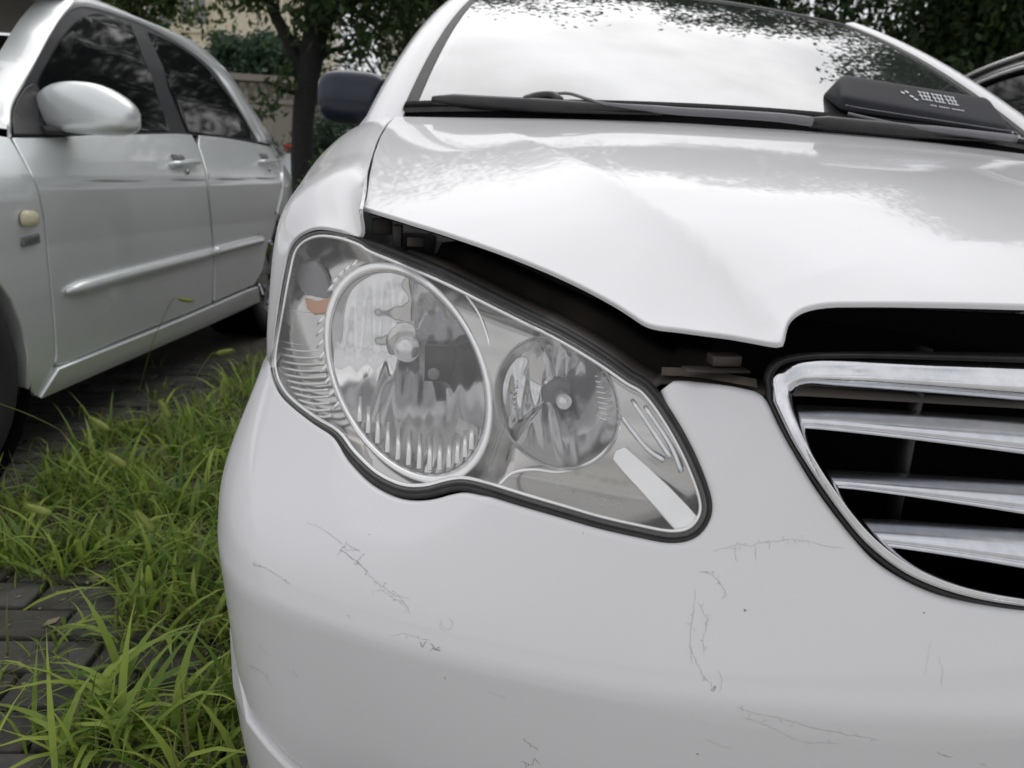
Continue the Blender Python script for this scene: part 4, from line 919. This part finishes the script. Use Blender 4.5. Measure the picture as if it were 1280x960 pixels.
# door handles
for (x0, y0, x1, y1) in ((212, 208, 245, 206), (323, 205, 343, 204)):
    p = SS.pts(spl([(x0, y0), (x0+(x1-x0)*.3, y0-1), (x0+(x1-x0)*.7, y1-1), (x1, y1)], 3), .022); p[0] -= sn*.015; p[-1] -= sn*.015
    h = tube('door_handle', p, [.010]+[.014]*(len(p)-2)+[.010], M_['silver'], silver, 10, .8)
    q = SS.pts([((x0+x1)/2-8*(x1-x0)/33, y0-8), ((x0+x1)/2+4*(x1-x0)/33, y0+7)], .004)
    mesh('handle_cup', *tube_vf([q[0]-sa*.03, q[0]+sa*.03], .02, 10), M_['greypl'], h)
    mesh('key_lock', *tube_vf([q[1], q[1]+sn*.008], .011, 12), M_['chrome_dull'], h)
# side marker and badge
p = SS.pts([(34, 273)], .004)[0]; V = []; F = []
rings = []
t = np.linspace(0, 2*math.pi, 20, endpoint=False)
for r, o in ((1, 0), (.95, .008), (.7, .015), (.3, .018), (.02, .0185)): rings.append(np.array([p+sa*(.036*r*math.copysign(abs(math.cos(a))**.7, math.cos(a)))+np.array([0, 0, .024*r*math.copysign(abs(math.sin(a))**.7, math.sin(a))])+sn*o for a in t]))
recalc(strip('side_marker_lamp', rings, mat('marker_lens', (.62, .58, .40), .2), silver))
p0 = SS.pts([(37, 300)], .003)[0]; bd = bevel(recalc(mesh('badge', *box_vf(p0, sa*.038+np.array([0, 0, .004]), sn*.004, np.array([0, 0, .014])), M_['greypl'], silver)), .002)
cu = bpy.data.curves.new('t', 'FONT'); cu.body = '1.6CVVT'; to = bpy.data.objects.new('t', cu); COL.objects.link(to); bpy.context.view_layer.update()
me = bpy.data.meshes.new_from_object(to.evaluated_get(bpy.context.evaluated_depsgraph_get())); W = max(v.co.x for v in me.vertices)
for v in me.vertices: v.co = p0+sn*.0055+sa*((v.co.x/W-.5)*.068)+np.array([0, 0, (v.co.y-.35)*.02+(v.co.x/W-.5)*.007])
bpy.data.objects.remove(to); link('badge_lettering', me, bd, M_['black'])

# ================================================================== dark car on the far right
dk = np.array([2.05, 1.0, 0]); DY = rad(0)
dark = thing('dark_car', 'dark car with pale window trim just behind the white car on the right', 'car', (2.2, 1.9, 0))
M_['darkpaint'] = mat('dark_paint', (.02, .021, .024), .3, 0, .5, .8)
DM = lambda q: np.array([1.37-q[1], -.28+q[0], q[2]*1.045])
SD = sedan_side(dark, DM, M_['darkpaint'])
for pts_ in ([(1.36, .955), (1.72, 1.125), (2.1, 1.28), (2.45, 1.352), (2.9, 1.345), (3.22, 1.255), (3.5, 1.02)], [(1.2, .97), (1.6, 1.16), (2.05, 1.335), (2.5, 1.415), (2.95, 1.40), (3.3, 1.305), (3.75, 1.03)]):
    q = spl(pts_, 5); tube('window_trim', SD.P(q)+SD.Nn(q)*.006, .011, M_['chrome_dull'], dark, 8)
DMp = lambda *q: [DM(k) for k in q]
patch('roof', DMp((2.0, -.33, 1.42), (3.0, -.33, 1.42), (3.0, -1.37, 1.42), (2.0, -1.37, 1.42)), M_['darkpaint'], dark, (0, 0, .05))
patch('windshield', DMp((1.15, -.10, .96), (2.0, -.36, 1.42), (2.0, -1.34, 1.42), (1.15, -1.60, .96)), M_['tint'], dark, (0, -.1, .05))
patch('rear_screen', DMp((3.0, -.36, 1.42), (3.8, -.20, 1.02), (3.8, -1.5, 1.02), (3.0, -1.34, 1.42)), M_['tint'], dark, (0, .06, .03))
patch('trunk_lid', DMp((3.8, -.14, 1.02), (4.4, -.2, .98), (4.4, -1.5, .98), (3.8, -1.56, 1.02)), M_['darkpaint'], dark, (0, 0, .03))
patch('hood', DMp((.1, -.15, .76), (1.15, -.06, .95), (1.15, -1.64, .95), (.1, -1.55, .76)), M_['darkpaint'], dark, (0, 0, .05))
patch('nose', DMp((.1, -.15, .76), (.05, -.15, .2), (.05, -1.55, .2), (.1, -1.55, .76)), M_['darkpaint'], dark, (0, -.12, 0))
mesh('cabin_block', *box_vf(DM((2.3, -.86, .6)), (0, 1.9, 0), (.72, 0, 0), (0, 0, .33)), M_['mesh'], dark)

# ================================================================== plants
def blades(n, region, lmin, lmax, wmin, wmax, dens=None, segs=4, flop=(.3, 1.0)):
    X = []
    while n > 0:
        x, y = region()
        if dens is not None and random.random() > dens(x, y): n -= .15; continue
        n -= 1; X.append((x, y, -.01))
    p = np.array(X); m = len(p); U_ = lambda a, b: a+(b-a)*rng.random((m, 1))
    Lb = U_(lmin, lmax); w = U_(wmin, wmax); az = U_(0, 2*math.pi); z0 = np.zeros((m, 1)); d = np.hstack([np.cos(az), np.sin(az), z0]); s = np.hstack([-np.sin(az), np.cos(az), z0])
    th = np.radians(U_(28, 84)); cur = U_(*flop)*rad(95)/segs; V = []; up = np.array([0, 0, 1.])
    for k in range(segs+1):
        t = k/segs; ww = w*(1-t**1.8)*(.7+.6*math.sin(math.pi*min(1, t*1.3))); tw = s*math.cos(t*.6)+up*math.sin(t*.6)*.4
        V += [p+tw*ww/2, p-tw*ww/2]; p = p+(d*np.cos(th)+up*np.sin(th))*Lb/segs; th = th-cur; p[:, 2] = np.maximum(p[:, 2], .006)
    V = np.stack(V, 1).reshape(-1, 3); q = np.array([(2*k, 2*k+1, 2*k+3, 2*k+2) for k in range(segs)])
    F = (np.arange(m)[:, None, None]*(2*segs+2)+q[None]).reshape(-1, 4)
    return [v for v in V], [tuple(f) for f in F]
def dens(x, y):
    # strip of weeds between the cars; bare pavers at the near left, deep shade under the silver car
    edge = np.interp(y, [.3, .6, .9, 1.0, 1.12, 1.3, 1.6, 1.9, 2.8, 3.5], [-1.0, -1.08, -1.18, -1.28, -1.8, -1.86, -1.76, -1.66, -1.52, -1.5])+.07*math.sin(x*23)+.06*math.sin(y*17+2)
    if x < edge: return .04 if y < 1.1 else .015
    return 1.0 if y < 2.2 else .6
def dens2(x, y): return dens(x, y)*(1.0 if math.sin(x*14+1)*math.sin(y*11)+.35 > 0 else .14)
def reg(): return random.uniform(-1.9, -.6), .30+2.9*random.random()**1.25
V, F = join([blades(9000, reg, .04, .14, .003, .008, dens2), blades(1900, reg, .12, .26, .006, .014, dens2, 5, (.5, 1.2))])
tag(mesh('grass', V, F, M_['grass']), 'green weedy grass growing between the two cars', 'grass', kind='stuff')
V, F = join([blades(2200, reg, .05, .2, .002, .005, dens), blades(350, lambda: (random.uniform(-1.9, -1.0), random.uniform(.35, 1.3)), .02, .05, .002, .003, None)])
tag(mesh('dry_grass', V, F, M_['grass2']), 'thin yellowed grass stems mixed into the green grass', 'grass', kind='stuff')
V = []; F = []
for k in range(420):
    x, y = random.uniform(-1.9, -.85), random.uniform(.35, 1.5); a = random.uniform(0, 6.28); L_ = random.uniform(.002, .007) if k < 380 else random.uniform(.012, .022); c = np.array([x, y, .001+random.uniform(0, .002)]); u1 = np.array([math.cos(a), math.sin(a), random.uniform(-.1, .2)])*L_; u2 = np.array([-math.sin(a), math.cos(a), random.uniform(0, .2)])*L_*.5; b = len(V)
    V += [c-u1, c+u2, c+u1, c-u2]; F.append((b, b+1, b+2, b+3))
tag(mesh('litter', V, F, mat('dead_leaf_litter', (.22, .18, .12), .9), None, False), 'small dry leaf crumbs scattered over the pavers', 'litter', kind='stuff')
# broad-leaved sprawling tufts
def tuft(x, y, n, l0, l1, w):
    return blades(n, lambda: (x+random.gauss(0, .025), y+random.gauss(0, .025)), l0, l1, w*.7, w, None, 6, (.7, 1.3))
TP = [((150, 870), 16, .16, .30, .014, 'broad-bladed grass tuft beside the bumper, nearest the camera'), ((60, 830), 8, .06, .12, .006, 'small grass sprig growing from a paver joint'), ((185, 720), 14, .15, .26, .012, 'wide-leaved grass tuft at the edge of the pavers'), ((185, 915), 12, .15, .26, .014, 'arching grass tuft at the bottom of the paving'), ((35, 680), 14, .14, .28, .011, 'tall grass clump at the left edge below the silver car'), ((230, 640), 16, .15, .30, .012, 'lush grass clump beside the white bumper')]
for (px, n, l0, l1, w, lb) in TP:
    c = at_z(*px, 0); V, F = tuft(c[0], c[1], n, l0, l1, w); tag(mesh('grass_tuft', V, F, M_['grass']), lb, 'grass tuft', 'grass tufts among the pavers')
# foxtails: seed head on an arching stalk
FX = [((232, 375), .40, (1, .35), (262, 380), 'foxtail seed head leaning in front of the silver sill'), ((281, 440), .30, (.9, .1), (300, 436), 'pale foxtail head close to the headlight corner'), ((278, 488), .26, (.1, 1), (278, 470), 'upright foxtail beside the white bumper corner'), ((206, 512), .25, (.4, 1), (198, 496), 'foxtail bending left in the middle of the grass'), ((125, 530), .24, (.8, .6), (110, 520), 'foxtail in front of the silver sill shadow'), ((48, 637), .20, (1, .3), (28, 630), 'foxtail lying low at the left edge'), ((146, 575), .22, (.8, .5), (133, 566), 'foxtail over the dark paving behind the grass'), ((182, 652), .17, (.7, .5), (172, 640), 'short foxtail half hidden in the near grass')]
for (c, z, _, tip, lb) in FX:
    p = at_z(*c, z); dpt = (p-CAM)@Fv; tp = CAM+rdir(*tip)*((dpt)/(rdir(*tip)@Fv)); ax = unit(tp-p); root = np.array([p[0]-ax[0]*.18+random.uniform(-.03, .03), p[1]+random.uniform(0, .06), 0.])
    a = p-ax*.027; b = p+ax*.027
    fo_ = thing('foxtail', lb, 'foxtail grass', tuple(root), 'foxtail grass heads')
    tube('stem', spl([root, root*.6+a*.4+[0, 0, .06], a*.85+root*.15+[0, 0, z*.12], a], 5), .0012, M_['grass'], fo_, 5)
    n = 12; tube_p = np.array([a+(b-a)*k/(n-1) for k in range(n)]); r = np.array([.003, .0055, .0065, .007, .007, .007, .0068, .0065, .006, .005, .004, .002])*1.1
    V, F = tube_vf(tube_p, r, 8)
    for k in range(260):
        t_ = random.random(); q = a+(b-a)*t_; d = unit(np.array([random.gauss(0, 1) for _ in range(3)])); d = unit(d-ax*(d@ax)*.6+ax*.45); rr = np.interp(t_, np.linspace(0, 1, n), r)
        s_ = unit(np.cross(d, ax))*.0008; bb = len(V); e = q+d*(rr+random.uniform(.005, .011)); V += [q+d*rr*.6+s_, q+d*rr*.6-s_, e]; F.append((bb, bb+1, bb+2))
    mesh('seed_head', V, F, M_['foxtail'], fo_)
# long dry stalk at the left
p = [at_z(-20, 498, .30), at_z(40, 520, .27), at_z(90, 548, .2), at_z(150, 600, .0)]
tag(tube('dry_stalk', spl(p, 6), .0013, M_['grass2'], None, 5), 'long thin dry stalk arching in at the left edge', 'grass stalk')

# ------------------------------------------------------------------ trees
def leafcloud(clusters, n, size, rnd=.5):
    V = []; F = []
    wts = np.array([c[1]**2 if np.isscalar(c[1]) else np.prod(c[1])**(2/3) for c in clusters]); wts = wts/wts.sum()
    cnt = (wts*n).astype(int)
    P = []
    for (c, r), k in zip(clusters, cnt):
        r = np.broadcast_to(np.asarray(r, float), (3,)); d = unit(rng.normal(size=(k, 3))); rr = rng.random(k)**.45
        # break the ball up into sprays
        sp = unit(rng.normal(size=(max(6, k//60), 3))); sr = rng.random(len(sp))**.4; pick = rng.integers(0, len(sp), k)
        q = np.where(rng.random((k, 1)) < .75, sp[pick]*sr[pick][:, None]+rng.normal(size=(k, 3))*.16, d*rr[:, None]); P.append(np.asarray(c)+q*r)
    P = np.vstack(P); m = len(P)
    a = unit(rng.normal(size=(m, 3))+[0, 0, -.6]); b = unit(np.cross(a, rng.normal(size=(m, 3)))); nn2 = np.cross(a, b); L_ = size*(.6+.8*rng.random((m, 1)))
    v = np.stack([P, P+a*L_*.5+b*L_*.22+nn2*L_*.08, P+a*L_, P+a*L_*.5-b*L_*.22+nn2*L_*.08], 1).reshape(-1, 3)
    f = np.arange(4*m).reshape(-1, 4)
    return v, f
def fastmesh(name, v, f, m, parent):
    me = bpy.data.meshes.new(name); me.vertices.add(len(v)); me.vertices.foreach_set('co', np.asarray(v, np.float32).ravel()); me.loops.add(f.size); me.loops.foreach_set('vertex_index', f.ravel().astype(np.int32))
    me.polygons.add(len(f)); me.polygons.foreach_set('loop_start', np.arange(0, f.size, f.shape[1], dtype=np.int32)); me.update(calc_edges=True); me.validate(); return link(name, me, parent, m)
def tree(label, base, trunk, limbs, clusters, n, size, m, group='trees around the car park', nm='tree'):
    t = thing(nm, label, 'tree', tuple(base), group)
    tr = tube('trunk', spl([q for q, r in trunk], 4), np.interp(np.linspace(0, 1, (len(trunk)-1)*4+1), np.linspace(0, 1, len(trunk)), [r for q, r in trunk]), M_['bark'], t, 10)
    for L_, r0, r1 in limbs: k = spl(L_, 4); tube('limb', k, np.linspace(r0, r1, len(k)), M_['bark'], tr, 7)
    v, f = leafcloud(clusters, n, size); fastmesh('crown', v, f, m, t); return t
Y = 8.0
A = lambda px, py, y=Y: at_y(px, py, y)
b0 = A(378, 260); b0[2] = 0
K = lambda px, py, r, y=Y: (A(px, py, y), r)
tree('dark leafy tree with forked trunk between the two cars', b0, [(b0, .12), (A(378, 230), .11), (A(379, 150), .11), (A(388, 80), .12), (A(398, 20), .13), (A(405, -60), .12), (A(410, -160), .08)],
     [([A(382, 110), A(360, 50), A(338, 5), A(320, -60)], .08, .04), ([A(395, 40), A(430, 5), A(480, -15), A(560, -40)], .07, .03), ([A(384, 95), A(410, 65), A(440, 60)], .04, .02), ([A(380, 120), A(350, 110), A(330, 100)], .03, .015), ([A(405, -60), A(480, -120), A(560, -160)], .06, .03)],
     [K(325, -2, .2), K(312, -14, .2), K(390, 0, .34), K(430, 10, .55, 7.6), K(480, 25, .5), K(525, 20, .5, 7.7), K(565, 5, .5), K(545, 50, .2), K(585, -30, .6), K(420, -60, .9), K(510, -70, .9), K(330, -75, .6), K(352, 92, .22), K(340, 130, .24), K(356, 66, .16), K(440, 66, .14), K(480, 30, .3), K(372, 40, .16), K(412, 38, .2), K(470, -200, 1.6), K(600, -160, 1.3), K(360, -200, 1.3), K(660, -260, 1.3)], 15500, .10, M_['leafdark'])
# tree top at upper left
b1 = A(150, 200, 13); b1[2] = 0
tree('green tree whose lowest branches show above the silver roof', b1, [(b1, .16), (A(160, 60, 13), .15), (A(165, -120, 13), .1)], [([A(160, 0, 13), A(185, -20, 13), A(200, -30, 13)], .05, .02)], [K(188, 2, .34, 13), K(165, -30, .8, 13), K(205, -80, .7, 13), K(120, -80, 1.4, 13), K(200, -150, 2, 13)], 12000, .13, M_['leafmid'])
# dark trees behind on the right
RT = [(3.0, 9.5, 6.4, 'dark tree behind the white car roof, left of the right-hand trees'), (5.6, 8.2, 7.2, 'broad dark tree behind the black case and the dark car'), (8.6, 9.5, 7.0, 'dark tree at the right edge beyond the dark car'), (0.2, 13.5, 7.5, 'dark tree directly behind the white car'), (-1.6, 17., 8.0, 'distant dark tree seen past the white car roof')]
for nl, (x, y, h, lb) in zip((38000, 45000, 30000, 16000, 12000), RT):
    b = np.array([x, y, 0.]); cl_ = []
    for k in range(16):
        a_ = random.uniform(0, 6.28); rr = random.uniform(.2, 1.7); cl_.append((b+[math.cos(a_)*rr, math.sin(a_)*rr*.8, random.uniform(1.6, h-.6)], random.uniform(.6, 1.15)))
    cl_ += [(b+[0, 0, h*.5], (1.9, 1.6, h*.36))]
    tree(lb, b, [(b, .15), (b+[.05, 0, 1.5], .13), (b+[0, .1, 3.5], .1), (b+[.1, 0, h-.8], .04)], [([b+[0, 0, 1.8], b+[.6, .1, 2.6], b+[1.3, .2, 3.4]], .05, .02), ([b+[0, 0, 2.2], b+[-.6, .1, 3.0], b+[-1.2, .2, 3.9]], .05, .02)], cl_, nl, .115, M_['leafdark'])
def shrub(label, clusters, n, size, m, nm='shrub'):
    c = np.mean([q[0] for q in clusters], 0); c[2] = 0
    t = thing(nm, label, 'shrub', tuple(c), 'shrubs behind the cars')
    for q, r in clusters[:3]: tube('stem', spl([c, c*.5+np.asarray(q)*.5, q], 3), .015, M_['bark'], t, 5)
    v, f = leafcloud(clusters, n, size); fastmesh('foliage', v, f, m, t)
shrub('blue-green bush in front of the cream building', [K(295, 72, .75, 22), K(320, 78, .75, 22), K(345, 80, .8, 22), K(285, 62, .5, 22), K(365, 85, .8, 22)], 7000, .16, M_['leafblue'])
shrub('dark bush below the black wing mirror of the white car', [K(405, 185, .35, 10), K(425, 180, .4, 10), K(450, 170, .4, 10), K(400, 215, .4, 10), K(430, 220, .4, 10), K(470, 160, .4, 10), K(385, 200, .4, 10), K(360, 205, .35, 10.5), K(415, 250, .45, 10), K(350, 230, .4, 10.5)], 9000, .07, M_['leafblue'])
shrub('bright green low plant between the tree trunk and the white fender', [K(400, 222, .16, 7), K(412, 212, .16, 7), K(398, 245, .2, 7), K(385, 250, .15, 7)], 1200, .07, M_['leafmid'])
# red blooms
for px, r, lb in (((360, 185), .055, 'small red bloom left of the tree trunk'), ((433, 190), .085, 'larger red bloom below the wing mirror')):
    c = A(*px, 9.4); t = thing('red_flower', lb, 'flower', (c[0], c[1], 0), 'red blooms behind the cars')
    tube('stem', [(c[0], c[1]+.02, 0), c*.5+[0, 0, 0]+np.array([c[0], c[1], 0])*.5, c], .008, M_['grass'], t, 5)
    V = []; F = []
    for k in range(26):
        d = unit(rng.normal(size=3)); u_ = unit(np.cross(d, [.3, .2, 1])); w2 = np.cross(d, u_); bb = len(V); V += [c+d*r*.35, c+d*r*.8+u_*r*.5, c+d*r*1.05, c+d*r*.8-u_*r*.5]; F.append((bb, bb+1, bb+2, bb+3))
    mesh('petals', V, F, M_['flower'], t, False)

# ------------------------------------------------------------------ buildings and the terrace wall
def building(label, pl, pr, y, top, floors, m, wins, turn=0., depth=9, group='buildings behind the trees'):
    a = A(pl, 100, y); b = A(pr, 100, y); a[2] = b[2] = 0; d = unit(b-a); d2 = np.array([d[0]*math.cos(turn)-d[1]*math.sin(turn), d[0]*math.sin(turn)+d[1]*math.cos(turn), 0]); W = np.linalg.norm(b-a); a = b-d2*W; nrm_ = np.array([d2[1], -d2[0], 0])
    t = thing('building', label, 'building', tuple((a+b)/2-nrm_*depth/2), group)
    c = (a+b)/2-nrm_*depth/2+np.array([0, 0, top/2])
    mesh('wall', *box_vf(c, d2*W/2, nrm_*depth/2, (0, 0, top/2)), m, t, False)
    for k in range(1, floors+1):
        z = k*top/floors; mesh('cornice', *box_vf((a+b)/2+nrm_*.10+np.array([0, 0, z-.15]), d2*(W/2+.2), nrm_*.22, (0, 0, .12)), m, t, False)
        mesh('cornice', *box_vf((a+b)/2+nrm_*.06+np.array([0, 0, z-.42]), d2*(W/2+.1), nrm_*.10, (0, 0, .10)), m, t, False)
        for f_ in wins:
            p = a+d2*W*f_; z0 = (k-1)*top/floors+.9; h = top/floors-1.9
            # arched window: frame and pane
            out = [(-.45, 0), (.45, 0)]+[(.45*math.cos(q), h-.45+.45*math.sin(q)) for q in np.linspace(0, math.pi, 9)]
            def prism(s, o0, o1): n = len(out); V = [p+d2*x*s+np.array([0, 0, z0+(zz-h/2)*s+h/2])+nrm_*o for o in (o0, o1) for x, zz in out]; return V, [tuple(range(n, 2*n))]+[(i, (i+1) % n, n+(i+1) % n, n+i) for i in range(n)]
            w = mesh('window', *prism(1.18, 0, .07), m, t, False); mesh('pane', *prism(.98, .0, .075), M_['winglass'], w, False)
            mesh('glazing_bar', *box_vf(p+np.array([0, 0, z0+h/2])+nrm_*.09, d2*.03, nrm_*.012, (0, 0, h/2)), m, w, False)
    return t
building('cream rendered building with arched windows behind the silver car', 60, 272, 26, 13, 3, M_['cream'], (.15, .4, .62, .86), rad(-18), 8)
building('paler building farther back, left of the tree trunk', 265, 395, 44, 22, 5, M_['pale'], (.2, .5, .8), 0, 10)
building('pale concrete building behind the black wing mirror', 476, 640, 40, 12, 3, M_['pale'], (.15, .4, .65, .9), 0, 10)
wa, wb = A(255, 130, 19), A(420, 130, 19); wa[2] = wb[2] = 0; d = unit(wb-wa); W = np.linalg.norm(wb-wa); ztop = A(320, 95, 19)[2]; zmid = A(320, 128, 19)[2]; c = (wa+wb)/2; nn3 = np.array([d[1], -d[0], 0])
wall = thing('terrace_wall', 'pale stone terrace wall with balustrade behind the silver car', 'wall', tuple(c))
mesh('wall_base', *box_vf(c+np.array([0, 0, zmid/2]), d*W/2, nn3*.2, (0, 0, zmid/2)), M_['stone'], wall, False)
mesh('coping', *box_vf(c+np.array([0, 0, ztop-.06]), d*(W/2+.05), nn3*.24, (0, 0, .07)), M_['stone'], wall, False)
mesh('plinth', *box_vf(c+np.array([0, 0, zmid+.03]), d*(W/2+.05), nn3*.25, (0, 0, .05)), M_['stone'], wall, False)
bz0, bz1 = zmid+.08, ztop-.13
for k in range(int(W/.22)):
    p = wa+d*(.11+k*.22); V, F = tube_vf([p+np.array([0, 0, z]) for z in np.linspace(bz0, bz1, 6)], [.05, .075, .07, .04, .045, .06], 8, up=(0, 1, 0)); mesh('baluster', V, F, M_['stone'], wall)
mesh('wall_back', *box_vf(c-nn3*.35+np.array([0, 0, (bz1)/2]), d*W/2, nn3*.05, (0, 0, bz1/2)), M_['pale'], wall, False)
